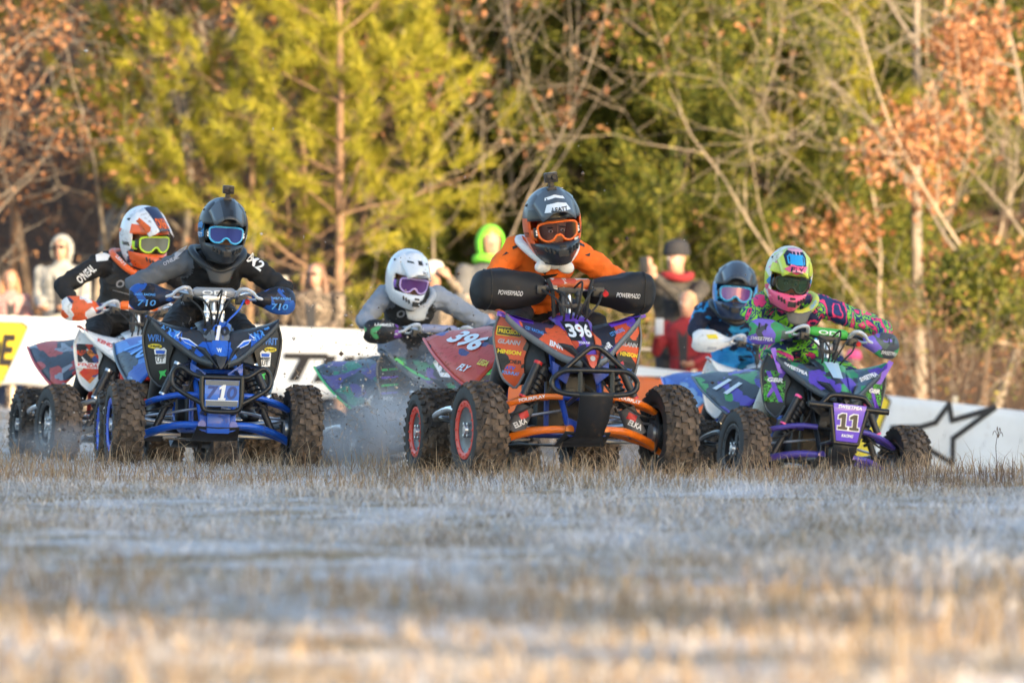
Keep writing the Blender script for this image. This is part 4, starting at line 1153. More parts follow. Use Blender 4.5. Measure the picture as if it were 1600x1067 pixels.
# --- orange quad: oval bumper with a black skid nose, number on the hood
def parts_orange(q, hv, H, fen, N):
    b = MB()
    b.tube([(-.09, -.41, .572), (.09, -.41, .572), (.175, -.395, .565), (.225, -.38, .515), (.20, -.39, .465), (.09, -.415, .447), (-.09, -.415, .447), (-.20, -.39, .465), (-.225, -.38, .515), (-.175, -.395, .565)], .0145, 10, 5, True)
    b.tube([(-.165, -.385, .57), (-.05, -.375, .67), (0, -.372, .692), (.05, -.375, .67), (.165, -.385, .57)], .0145, 10, 5)
    for s in (-1, 1):
        b.tube([(s * .085, -.412, .57), (s * .085, -.416, .45)], .012, 8)
        b.tube([(s * .11, -.40, .57), (s * .11, -.1, .58)], .012, 8); b.tube([(s * .09, -.41, .45), (s * .09, -.2, .40)], .012, 8)
    B = b.build("front_bumper", BLACK_T, q)
    MB().grid([[(-.093, -.43, .462), (0, -.435, .462), (.093, -.43, .462)], [(-.090, -.43, .44), (0, -.436, .44), (.090, -.43, .44)], [(-.082, -.37, .32), (0, -.376, .32), (.082, -.37, .32)], [(-.074, -.29, .235), (0, -.295, .232), (.074, -.29, .235)], [(-.11, -.16, .20), (0, -.16, .198), (.11, -.16, .20)]]).build("skid_nose", BLACK, B, solid=.008)
    sticker([(-.075, .05), (-.06, -.05), (.06, -.05), (.075, .05)], hv, (0, -.07, .775), FX, FZ, PK, H, .003, 5)
    lettering("396", hv, (0, -.07, .777), FX, FZ, .125, PW, H, .072, .035, 0, .008)
    lettering("FOUR-PLAY", hv, (0, -.16, .715), FX, FZ, .06, PW, H, .012, .03, 0, .004)
    vs = [(math.cos(a) * .014, math.sin(a) * .014) for a in [k * math.pi / 8 for k in range(16)]]
    sticker(vs, bvh_of(N), (0, -.34, .635), FX, FZ, PS, N, .003, 1)
    for s in (-1, 1):
        Wg, Pn, Rf = fen[s]
        wv, pv, rv = bvh_of(Wg), bvh_of(Pn), bvh_of(Rf)
        lettering("BNR", wv, (s * .135, -.13, .70), (1, 0, .42 * s), (-.42 * s, 0, 1), .062, PW, Wg, .03, .03)
        lettering("CST RACING", wv, (s * .22, .0, .775), (1, 0, .35 * s), (-.35 * s, 0, 1), .09, PLB, Wg, .018, .02)
        sticker([(-.1, -.012), (.1, -.004), (.1, .012), (-.1, .012)], wv, (s * .30, .08, .835), (1, 0, .25 * s), (-.25 * s, 0, 1), PP, Wg)
        ux, uz = (1, 0, -.12), (.12, 0, 1)
        if s < 0:
            sticker(rect(.118, .046), pv, (s * .322, .1, .765), ux, uz, PY, Pn, .003, 2); sticker(rect(.110, .038), pv, (s * .322, .1, .765), ux, uz, PK, Pn, .005, 2)
            lettering("PRECISION", pv, (s * .322, .1, .765), ux, uz, .10, PY, Pn, .022, .03, 0, .0075)
        lettering("GLANN", pv, (s * .322, .1, .712), ux, uz, .105, PS, Pn, .024, .035, .2, .004)
        lettering("HINSON", pv, (s * .32, .1, .660), ux, uz, .11, PY, Pn, .022, .04, 0, .004)
        lettering("SPIDER", pv, (s * .31, .1, .612), ux, uz, .10, PK, Pn, .020, .03, 0, .004)
        lettering("FOUR-PLAY", pv, (s * .312, .1, .552), ux, uz, .08, PLB, Pn, .018, .03, 0, .004); lettering("ATV", pv, (s * .315, .1, .578), ux, uz, .05, PB, Pn, .02, .05, .2, .004)
        U, V = Vector((.15, -1, -.38)) if s < 0 else Vector((.15, 1, .38)), Vector((.35, 0, 1))
        V = Vector((-s * -.45, 0, .9))
        lettering("396", rv, (s * .30, 1.12, .74), (0, 1 * s, .15), (-s, 0, .55), .36, PW, Rf, .13, .04, 0, .006)
        lettering("FLY", rv, (s * .40, .86, .60), (0, 1 * s, .25), (-s, 0, .8), .10, PW, Rf, .045, .04, .2, .006)
        lettering("LEGA", rv, (s * .30, .74, .60), (0, 1 * s, .25), (-s, 0, .8), .09, PY, Rf, .04, .04, 0, .006)
def parts_blue(q, hv, H, fen, N):
    b = MB()
    b.tube([(-.115, -.40, .535), (.115, -.40, .535), (.165, -.39, .55), (.235, -.37, .59), (.275, -.36, .55), (.27, -.37, .485), (.20, -.385, .435), (.115, -.41, .39)], .0145, 10, 4)
    b.tube([(-.115, -.40, .535), (-.165, -.39, .55), (-.235, -.37, .59), (-.275, -.36, .55), (-.27, -.37, .485), (-.20, -.385, .435), (-.115, -.41, .39)], .0145, 10, 4)
    b.tube([(-.113, -.405, .54), (-.113, -.41, .42), (-.105, -.41, .365), (-.07, -.41, .345), (.07, -.41, .345), (.105, -.41, .365), (.113, -.41, .42), (.113, -.405, .54)], .014, 10, 3)
    for s in (-1, 1):
        b.tube([(s * .10, -.40, .535), (s * .11, -.1, .57)], .012, 8); b.tube([(s * .09, -.41, .36), (s * .09, -.2, .33)], .012, 8); b.tube([(s * .235, -.37, .59), (s * .15, -.05, .62)], .010, 8)
    B = b.build("front_bumper", BLACK_T, q)
    P = plate(q, [(-.098, -.418, .52), (.098, -.418, .52), (.095, -.418, .37), (-.095, -.418, .37)], plain("blue_plate", (0.03, 0.16, 0.62), .35, 0, .15, 0, .3))
    pv = bvh_of(P)
    sticker(rect(.19, .028), pv, (0, -.42, .505), FX, FZ, GREYP, P, .003, 1); sticker(rect(.18, .03), pv, (0, -.42, .388), FX, FZ, GREYP, P, .003, 1); sticker(rect(.185, .004), pv, (0, -.42, .405), FX, FZ, PW, P, .004, 1)
    lettering("710", pv, (0, -.42, .45), FX, FZ, .17, plain("deep_blue_print", (.015, .05, .22), .4), P, .075, .03, .15, .004); sticker([(-.022, -.042), (.018, -.042), (.021, -.030), (.010, -.030), (.022, .044), (.006, .044), (-.014, .030), (-.016, .016), (-.002, .022), (-.010, -.030), (-.021, -.030)], pv, (0, -.43, .45), FX, FZ, PW, P, .009, 1)
    MB().box((0, -.26, .28), (.13, .03, .12)).build("skid_nose", frame_blue, B, bevel=.008)
    sticker([(-.09, -.03), (.09, -.03), (.06, .03), (-.06, .03)], hv, (0, -.08, .775), FX, FZ, GREYP, H, .003, 5)
    lettering("710", hv, (0, -.04, .80), FX, FZ, .15, PK, H, .055, .05, .15, .006); lettering("1", hv, (0, -.06, .788), FX, FZ, .03, PW, H, .085, .05, .15, .012)
    lettering("W", hv, (0, -.20, .69), FX, FZ, .03, PW, H, .025, .05, 0, .004)
    for s in (-1, 1):
        Wg, Pn, Rf = fen[s]; wv, pv, rv = bvh_of(Wg), bvh_of(Pn), bvh_of(Rf)
        lettering("WRIT", wv, (s * .265, .03, .79), (1, 0, .42 * s), (-.42 * s, 0, 1), .12, PLB, Wg, .048, .045, .1)
        for poly, ink in (([(.06, -.285 + .0), (0, 0)], PW),):
            pass
        sticker([(-.06 * s, -.02), (.045 * s, .028), (.07 * s, .06), (.02 * s, .05)][::s], wv, (s * .135, -.14, .70), FX, FZ, PW, Wg, .003, 3)
        sticker([(-.045 * s, -.012), (.045 * s, .033), (.06 * s, .05), (.022 * s, .042)][::s], wv, (s * .135, -.14, .70), FX, FZ, plain("bright_blue_print", (.03, .16, .72), .35), Wg, .006, 3)
        sticker([(-.012 * s, .03), (.03 * s, .0), (.012 * s, .0), (.05 * s, -.035), (.005 * s, -.008), (.022 * s, -.008)][::s], wv, (s * .20, -.03, .765), FX, FZ, PW, Wg, .004, 2)
        lettering("WRIT", pv, (s * .322, .1, .752), (1, 0, 0), FZ, .10, plain("mid_blue_print", (.07, .22, .62), .4), Pn, .04, .04, 0, .004)
        sticker([(math.cos(a) * .038, math.sin(a) * .014) for a in [k * math.pi / 8 for k in range(16)]], pv, (s * .33, .1, .705), FX, FZ, PY, Pn, .003, 1); lettering("DP BRAKES", pv, (s * .33, .1, .705), FX, FZ, .056, PK, Pn, .012, .03, 0, .006)
        sticker([(-.034, .03), (-.02, .045), (0, .035), (.02, .045), (.034, .03), (.03, -.045), (-.02, -.05)], pv, (s * .30, .1, .655), FX, FZ, PW, Pn, .003, 2)
        sticker([(-.026, .026), (0, .028), (.026, .026), (.022, .008), (-.022, .008)], pv, (s * .30, .1, .655), FX, FZ, PB, Pn, .005, 2); lettering("MIDWEST", pv, (s * .30, .1, .652), FX, FZ, .06, PK, Pn, .016, .05, 0, .007); lettering("UT", pv, (s * .30, .1, .628), FX, FZ, .04, PK, Pn, .026, .02, 0, .006)
        sticker([(-.02, .02), (.005, .022), (.022, .03), (.012, .008), (.02, -.01), (.0, -.005), (-.015, -.03), (-.012, 0)], pv, (s * .285, .1, .545), FX, FZ, PG, Pn, .003, 1)
        lettering("710", rv, (s * .33, 1.1, .71), (0, 1 * s, .15), (-s, 0, .55), .34, PLB, Rf, .13, .04, .1, .006)
def parts_neon(q, hv, H, fen, N):
    b = MB()
    b.tube([(-.25, -.40, .558), (.25, -.40, .558)], .019, 12)
    b.tube([(-.165, -.36, .56), (-.125, -.36, .605), (-.085, -.36, .628), (.085, -.36, .628), (.125, -.36, .605), (.165, -.36, .56)], .0165, 10, 3)
    for s in (-1, 1):
        b.tube([(s * .115, -.412, .55), (s * .072, -.41, .345)], .014, 10); b.tube([(s * .12, -.40, .558), (s * .12, -.1, .58)], .013, 8); b.tube([(s * .08, -.40, .35), (s * .09, -.2, .33)], .012, 8)
    b.tube([(-.078, -.41, .345), (.078, -.41, .345)], .014, 10)
    B = b.build("front_bumper", BLACK_T, q)
    MB().grid([[(-.075, -.42, .34), (.075, -.42, .34)], [(-.07, -.36, .27), (.07, -.36, .27)], [(-.10, -.2, .20), (.10, -.2, .20)]]).build("skid_nose", BLACK, B, solid=.008)
    P = plate(q, [(-.105, -.424, .578), (.105, -.424, .578), (.098, -.424, .54), (.066, -.424, .355), (-.066, -.424, .355), (-.098, -.424, .54)], plain("purple_plate", (0.15, 0.07, 0.60), .3, 0, .12, 0, .4))
    pv = bvh_of(P)
    lettering("SWEETPEA", pv, (0, -.43, .561), FX, FZ, .15, PW, P, .020, .04, .2, .003)
    for x1 in (-.036, .036):
        for gk, ink, of in ((1, PW, .003), (0, PK, .006)):
            e = .006 * gk
            sticker([(-.030 - e, -.047 - e), (.030 + e, -.047 - e), (.030 + e, -.030 + e), (.016 + e, -.030 + e), (.016 + e, .047 + e), (-.006 - e, .047 + e), (-.030 - e, .032 + e), (-.030 - e, .014 - e), (-.010 - e, .020 - e), (-.010 - e, -.030 + e), (-.030 - e, -.030 + e)], pv, (x1, -.43, .472), FX, FZ, ink, P, of, 1)
    lettering("RACING", pv, (0, -.43, .39), FX, FZ, .075, PW, P, .018, .04, .3, .003)
    sticker([(-.03, -.05), (.03, -.05), (.045, .05), (-.045, .05)], hv, (0, -.05, .79), FX, FZ, plain("ice_print", (.45, .62, .75), .3), H, .004, 4)
    for s in (-1, 1):
        Wg, Pn, Rf = fen[s]; wv, pv, rv = bvh_of(Wg), bvh_of(Pn), bvh_of(Rf)
        lettering("SWEETPEA", wv, (s * .23, -.0, .775), (1, 0, .42 * s), (-.42 * s, 0, 1), .14, PW, Wg, .026, .04, .1)
        sticker([(-.012, -.08), (.035, -.08), (.10, .06), (.07, .07)] if s > 0 else [(-.07, .07), (-.10, .06), (-.035, -.08), (.012, -.08)], wv, (s * .29, .07, .82), FX, FZ, PP, Wg, .003, 3)
        sticker(rect(.115, .19), pv, (s * .315, .1, .66), FX, FZ, CAMO_GRN, Pn, .003, 3)
        for aa in (1, -1):
            sticker([(-.055 * aa, .09), (-.03 * aa, .09), (.055 * aa, -.09), (.03 * aa, -.09)][::aa], pv, (s * .315, .1, .66), FX, FZ, PP, Pn, .005 + .002 * aa, 2)
        lettering("GBR", pv, (s * .315, .1, .70), FX, FZ, .085, PW, Pn, .028, .05, .2, .011)
        lettering("11", rv, (s * .35, 1.05, .69), (0, 1 * s, .15), (-s, 0, .55), .2, PW, Rf, .12, .04, 0, .006)
def parts_white(q, hv, H, fen, N):
    b = MB()
    b.tube([(-.10, -.40, .36), (-.13, -.40, .48), (-.11, -.38, .60), (-.06, -.37, .635), (.06, -.37, .635), (.11, -.38, .60), (.13, -.40, .48), (.10, -.40, .36)], .0145, 10, 4, True)
    for s in (-1, 1): b.tube([(s * .12, -.39, .55), (s * .12, -.1, .58)], .012, 8); b.tube([(s * .09, -.40, .38), (s * .09, -.2, .33)], .012, 8)
    b.build("front_bumper", DARKM, q)
    for s in (-1, 1):
        Wg, Pn, Rf = fen[s]; pv, rv, wv = bvh_of(Pn), bvh_of(Rf), bvh_of(Wg)
        sticker([(-.07, .085), (.06, .085), (.065, -.10), (.02, -.16), (-.045, -.10)], pv, (s * .315, .1, .68), FX, FZ, SHARD_WO, Pn, .003, 3)
        lettering("NICK BUL", pv, (s * .315, .1, .742), FX, FZ, .10, PK, Pn, .022, .02, 0, .006); lettering("RACING", pv, (s * .315, .1, .715), FX, FZ, .10, PK, Pn, .022, .02, 0, .006)
        sticker(rect(.125, .036), pv, (s * .315, .1, .632), FX, FZ, PW, Pn, .005, 2); lettering("KENDA", pv, (s * .315, .1, .632), FX, FZ, .115, PR, Pn, .028, .025, .15, .008)
        lettering("KENDA", wv, (s * .22, .0, .775), (1, 0, .42 * s), (-.42 * s, 0, 1), .12, PR, Wg, .026, .04, .1)
def parts_grey(q, hv, H, fen, N):
    b = MB(); b.tube([(-.10, -.40, .36), (-.14, -.40, .48), (-.10, -.38, .60), (.10, -.38, .60), (.14, -.40, .48), (.10, -.40, .36)], .0145, 10, 4, True)
    for s in (-1, 1): b.tube([(s * .12, -.39, .55), (s * .12, -.1, .58)], .012, 8)
    b.build("front_bumper", BLACK_T, q)
    sticker([(-.06, -.055), (.06, -.055), (.075, .055), (-.075, .055)], hv, (0, -.07, .775), FX, FZ, PW, H, .004, 5); lettering("293", hv, (0, -.07, .777), FX, FZ, .10, PK, H, .06, .03, 0, .008)
    for s in (-1, 1):
        Wg, Pn, Rf = fen[s]; wv, pv = bvh_of(Wg), bvh_of(Pn)
        sticker([(-.14 * s, -.09), (.15 * s, .075), (.12 * s, .08), (-.14 * s, -.07)][::s], wv, (s * .22, -.03, .745), FX, FZ, PG, Wg, .004, 4)
        for k in range(4): sticker([(-.05, -.006), (.04, .010), (.05, .02), (-.05, .008)], pv, (s * .315, .1, .74 - .05 * k), FX, FZ, (PG, PP)[k % 2], Pn, .004, 2)
        lettering("MX", pv, (s * .32, .1, .56), FX, FZ, .06, PW, Pn, .03, .03, 0, .005)
def parts_cyan(q, hv, H, fen, N):
    b = MB(); b.tube([(-.10, -.40, .36), (-.14, -.40, .48), (-.10, -.38, .60), (.10, -.38, .60), (.14, -.40, .48), (.10, -.40, .36)], .0145, 10, 4, True)
    for s in (-1, 1): b.tube([(s * .12, -.39, .55), (s * .12, -.1, .58)], .012, 8)
    b.build("front_bumper", BLACK_T, q)
    for s in (-1, 1):
        Wg, Pn, Rf = fen[s]; wv = bvh_of(Wg)
        sticker([(-.12 * s, -.07), (.06 * s, .04), (.02 * s, .06), (-.13 * s, -.03)][::s], wv, (s * .19, -.05, .745), FX, FZ, PB, Wg, .004, 4)

frame_blue = plain("blue_frame_paint", (0.012, 0.10, 0.55), 0.35, 0.1, 0.35, 0.0, 0.3)
CAMO_GRN = blotch("green_black_camo_print", [(0, (.01, .012, .01)), (.47, (.09, .45, .04)), (.56, (.02, .03, .02)), (.62, (.14, .55, .06))], 26, (1, 1, 2.2), rough=.4)
SHARD_WO = shards("red_black_shards", [(.70, .08, .03), (.03, .03, .04), (.75, .75, .75), (.65, .05, .03), (.05, .08, .25), (.8, .25, .05)], 22)
QUADS = {}
QUADS['orange'] = make_quad('orange', dict(label="orange-armed quad with black hand muffs, leading the row", arm=plain("orange_arm_paint", (.80, .17, .012), .32, 0, .25, 0, .3), frame=plain("deep_blue_frame", (.012, .05, .33), .4, .1, .4),
    gfx=shards("orange_purple_shards", [(.62, .085, .03), (.70, .11, .04), (.05, .04, .09), (.16, .06, .48), (.70, .13, .04), (.02, .02, .03), (.55, .55, .6)], 9), gfx2=BLACK, trim=GREYP, panel=blotch("orange_black_panel", [(0, (.03, .028, .03)), (.40, (.03, .028, .03)), (.43, (.66, .10, .03)), (.64, (.72, .15, .04))], 4.0, (1, 1, 1), distort=.4, rough=.35, dirt=.25),
    rear=shards("red_blue_rear", [(.62, .06, .03), (.58, .05, .025), (.05, .04, .16), (.64, .08, .03), (.08, .07, .28), (.025, .025, .03), (.60, .07, .03)], 9), rearedge=plain("red_edge", (.70, .06, .03), .35, 0, .1), hood=shards("orange_black_hood", [(.60, .08, .03), (.03, .03, .05), (.14, .06, .42), (.65, .10, .03)], 12),
    nose=plain("nose_orange", (.55, .07, .03), .35, 0, .2), ring=plain("red_bead_ring", (.72, .06, .035), .4, 0, .3), disc=plain("grey_wheel_disc", (.13, .135, .14), .4, .3, .5), pad=shards("red_white_pad", [(.45, .06, .03), (.5, .48, .46), (.05, .05, .05), (.5, .12, .04)], 22), muffs=cloth("black_muff_cloth", (.012, .012, .014), .7), armtext="FOURPLAY",
    shocksleeve=plain("grey_shock_sleeve", (.11, .11, .115), .7, 0, .4, .3), resm=PR, nerf=STEEL, parts=parts_orange))
QUADS['blue'] = make_quad('blue', dict(label="blue and black quad with plate number 1 on its bumper", arm=frame_blue, frame=frame_blue,
    gfx=shards("blue_grey_shards", [(.02, .11, .52), (.025, .028, .035), (.04, .045, .055), (.03, .14, .58), (.028, .03, .038), (.02, .022, .028)], 10), gfx2=BLACK, trim=plain("dark_trim", (.055, .06, .065), .4, 0, .3), panel=BLACK,
    rear=shards("sky_blue_rear", [(.05, .20, .58), (.07, .24, .62), (.02, .09, .42), (.18, .32, .60), (.03, .04, .06)], 8), ring=plain("blue_bead_ring", (.05, .12, .62), .4, .2, .3), disc=STEEL, pad=plain("silver_pad", (.30, .31, .33), .5, .2, .1), padtext="ODI", padink=PW,
    guard=shards("navy_blue_guard", [(.012, .014, .022), (.02, .03, .06), (.02, .09, .38), (.012, .014, .022), (.03, .12, .45)], 16), guardtext=(("710", .02, -.035, .10, .034, PLB), ("1", .02, -.035, .014, .036, PW), ("WRIT RACING", .03, .012, .11, .014, PLB)),
    spokes=True, hose=PB, steer=2, clamp=STEEL, parts=parts_blue))
QUADS['neon'] = make_quad('neon', dict(label="purple and green quad with plate number 11", arm=plain("purple_arm_paint", (.085, .055, .33), .35, .1, .3, 0, .3), frame=BLACK_T,
    gfx=shards("teal_purple_shards", [(.025, .24, .12), (.12, .07, .46), (.035, .05, .065), (.07, .34, .14), (.03, .04, .06), (.06, .11, .17)], 12), gfx2=BLACK, trim=plain("slate_trim", (.07, .085, .10), .4, 0, .3), panel=plain("slate_panel", (.035, .04, .045), .45, 0, .25),
    rear=shards("green_grey_rear", [(.03, .035, .045), (.07, .34, .08), (.11, .07, .42), (.05, .065, .085), (.03, .035, .045)], 12), ring=BLACK, disc=DARKM, pad=plain("green_pad", (.06, .42, .06), .5, 0, .1), padtext="ODI",
    guard=shards("purple_green_guard", [(.16, .10, .55), (.05, .30, .12), (.06, .07, .09), (.20, .14, .60), (.10, .14, .13)], 14), guardtext=(("11", .05, .030, .05, .040, PK), ("SWEETPEA", .045, -.045, .12, .022, PW)), shock=DARKM, resm=PPK, spring=BLACK_T, spokes=True, nerf=BLACK_T, parts=parts_neon))
QUADS['white'] = make_quad('white', dict(label="white and red quad with orange bar pad, farthest left", arm=plain("grey_arm_paint", (.22, .23, .24), .4, .4, .35), frame=plain("red_frame_paint", (.55, .04, .03), .4, .1, .3),
    gfx=shards("white_red_shards", [(.78, .78, .78), (.78, .78, .78), (.65, .06, .04), (.75, .75, .75), (.05, .05, .06)], 7), gfx2=WHITEP, trim=WHITEP, panel=WHITEP, hood=WHITEP, nose=WHITEP,
    rear=shards("red_black_rear", [(.50, .035, .025), (.02, .02, .03), (.03, .035, .06), (.30, .30, .33), (.02, .02, .03), (.52, .05, .025)], 14), rearedge=PR, ring=BLACK, disc=plain("pale_wheel_disc", (.45, .46, .48), .4, .3, .35), pad=PO, padtext="RENTHAL",
    guard=shards("orange_white_guard", [(.80, .12, .03), (.78, .78, .78), (.80, .12, .03), (.75, .14, .05), (.04, .05, .12)], 15), spokes=True, steer=6, parts=parts_white))
QUADS['grey'] = make_quad('grey', dict(label="dusty green and purple quad behind the flying dirt", arm=BLACK_T, frame=BLACK_T,
    gfx=shards("dusty_purple_green", [(.04, .045, .05), (.14, .08, .30), (.05, .24, .11), (.14, .17, .20), (.03, .035, .04)], 13), gfx2=BLACK, trim=GREYP, panel=plain("dusty_panel", (.05, .052, .055), .6, 0, .3),
    rear=shards("pale_green_purple_rear", [(.05, .06, .07), (.12, .07, .24), (.13, .17, .21), (.04, .24, .12), (.04, .045, .05), (.08, .10, .12)], 13), rearedge=PG, ring=BLACK, disc=DARKM, pad=plain("lilac_pad", (.25, .27, .40), .5, 0, .1), padtext="",
    guard=shards("green_purple_guard", [(.02, .022, .025), (.03, .03, .035), (.08, .36, .14), (.02, .022, .025), (.20, .07, .36)], 14), guardtext=(("LAMMERT", .0, .045, .12, .018, PW),), parts=parts_grey))
QUADS['cyan'] = make_quad('cyan', dict(label="white and blue quad half hidden behind the neon rider", arm=BLACK_T, frame=frame_blue, gfx=WHITEP, gfx2=WHITEP, trim=WHITEP, panel=WHITEP, hood=WHITEP, nose=PB,
    rear=shards("blue_white_rear", [(.03, .11, .48), (.05, .16, .58), (.26, .38, .58), (.02, .08, .38), (.5, .55, .62)], 12), rearedge=frame_blue, ring=BLACK, disc=DARKM, pad=PB, guard=WHITEP, guardshape=(([(-.035, -.014), (.03, -.02), (.045, .006), (-.02, .016)], -.01, .035, PY), ([(-.03, -.01), (.03, -.014), (.028, .006), (-.03, .01)], -.01, -.045, PS)), parts=parts_cyan))

# ------------------------------------------------------------------ people
SKIN = plain("skin", (0.42, 0.225, 0.15), 0.5, 0, 0, 0.1, 0, 0.06)
EYE_W, EYE_D = plain("eye_white", (.75, .72, .70), .3), plain("eye_dark", (.02, .015, .012), .2)
ICO = None
def ico():
    global ICO
    if ICO is None:
        bm = bmesh.new(); bmesh.ops.create_icosphere(bm, subdivisions=2, radius=1.0)
        bm.verts.index_update()
        ICO = (np.array([v.co[:] for v in bm.verts]), np.array([[v.index for v in f.verts] for f in bm.faces])); bm.free()
    return ICO
def fused(name, chains, voxel, mats, cls, parent, wrinkle=0.0, wscale=14.0, seed=0, smooth=6):
    """one continuous surface grown around chains of joints [(class, [(point, radius or radii), ...]), ...]"""
    iv, if_ = ico(); V, F, n = [], [], 0
    S0, S1, R0, R1, K = [], [], [], [], []
    for c, ch in chains:
        nodes = [(np.array(p, float), np.array((r,) * 3 if not isinstance(r, (tuple, list)) else r, float)) for p, r in ch]
        if len(nodes) == 1: nodes = nodes * 2
        for (p0, r0), (p1, r1) in zip(nodes, nodes[1:]):
            L = np.linalg.norm(p1 - p0); m = max(1, int(L / (0.28 * min(r0.min(), r1.min())) + .5))
            for i in range(m + 1):
                t = i / m
                V.append(iv * (r0 + (r1 - r0) * t) + p0 + (p1 - p0) * t); F.append(if_ + n); n += len(iv)
            S0.append(p0); S1.append(p1); R0.append(r0.mean()); R1.append(r1.mean()); K.append(cls[c])
    tmp = np_mesh("tmp", np.concatenate(V), np.concatenate(F), mats[0])
    md = tmp.modifiers.new("r", 'REMESH'); md.mode = 'VOXEL'; md.voxel_size = voxel; md.use_smooth_shade = True
    ms = tmp.modifiers.new("s", 'SMOOTH'); ms.factor = .5; ms.iterations = smooth
    dg = bpy.context.evaluated_depsgraph_get()
    me = bpy.data.meshes.new_from_object(tmp.evaluated_get(dg))
    old = tmp.data; bpy.data.objects.remove(tmp); bpy.data.meshes.remove(old)
    me.name = name; me.materials.clear()
    for m in mats: me.materials.append(m)
    nv = len(me.vertices); co = np.empty(nv * 3, np.float32); me.vertices.foreach_get("co", co); co = co.reshape(-1, 3)
    S0, S1, R0, R1, K = map(np.array, (S0, S1, R0, R1, K))
    D = S1 - S0; DD = np.maximum((D * D).sum(1), 1e-9)
    t = np.clip(((co[:, None, :] - S0[None]) * D[None]).sum(2) / DD[None], 0, 1)
    dist = np.linalg.norm(co[:, None, :] - (S0[None] + D[None] * t[..., None]), axis=2) / np.maximum(R0 + (R1 - R0) * t, .01)
    vk = K[dist.argmin(1)]
    if wrinkle > 0:
        no = np.empty(nv * 3, np.float32); me.vertices.foreach_get("normal", no); no = no.reshape(-1, 3)
        off = Vector((seed * 3.1, seed * 1.7, 0))
        w = np.array([noise.noise(Vector((p[0] * wscale * .55, p[1] * wscale * .55, p[2] * wscale * 1.5)) + off) + .5 * noise.noise(Vector(p) * wscale * 2.3 + off) for p in co.tolist()])
        w = np.abs(w) - .22
        co = co + no * (w * wrinkle * np.isin(vk, [cls[k] for k in cls if k not in ('skin', 'boot', 'head')]))[:, None]
        me.vertices.foreach_set("co", co.astype(np.float32).ravel())
    npoly = len(me.polygons); lt = np.empty(npoly, np.int32); me.polygons.foreach_get("loop_start", lt)
    lv = np.empty(len(me.loops), np.int32); me.loops.foreach_get("vertex_index", lv)
    me.polygons.foreach_set("material_index", vk[lv[lt]].astype(np.int32))
    me.shade_smooth(); me.update()
    o = bpy.data.objects.new(name, me); col.objects.link(o)
    if parent: o.parent = parent
    return o
def hand(name, wrist, palm, fdir, ndir, mat, parent, curl=1.0, sc=1.0, side=1):
    """palm with four fingers of unequal length that curl towards ndir, and a thumb leaving the side of the palm"""
    w, p, f, nn = Vector(wrist), Vector(palm), Vector(fdir).normalized(), Vector(ndir).normalized()
    sd = f.cross(nn).normalized() * side
    ch = [('g', [(w, .027 * sc), (w.lerp(p, .6), .026 * sc)])]
    for k in (-1.5, -.5, .5, 1.5):
        ch.append(('g', [(w.lerp(p, .4) + sd * k * .008 * sc, .016 * sc), (p + sd * k * .019 * sc, .0135 * sc)]))
        ln = (.030, .033, .031, .024)[int(k + 1.5)] * sc
        q0 = p + sd * k * .020 * sc; a = 0; pts = [(q0, .0105 * sc)]
        for j in range(3):
            a += .75 * curl
            q0 = q0 + (f * math.cos(a) + nn * math.sin(a)) * ln * (1, .8, .65)[j]
            pts.append((q0, (.0095, .009, .008)[j] * sc))
        ch.append(('g', pts))
    t0 = w.lerp(p, .45) - sd * .03 * sc
    ch.append(('g', [(t0, .013 * sc), (t0 - sd * .022 * sc + f * .022 * sc + nn * .012 * sc, .011 * sc), (t0 - sd * .018 * sc + f * .045 * sc + nn * .03 * sc * curl, .0095 * sc)]))
    return fused(name, ch, .0062 * sc, [mat], {'g': 0}, parent, 0, smooth=3)

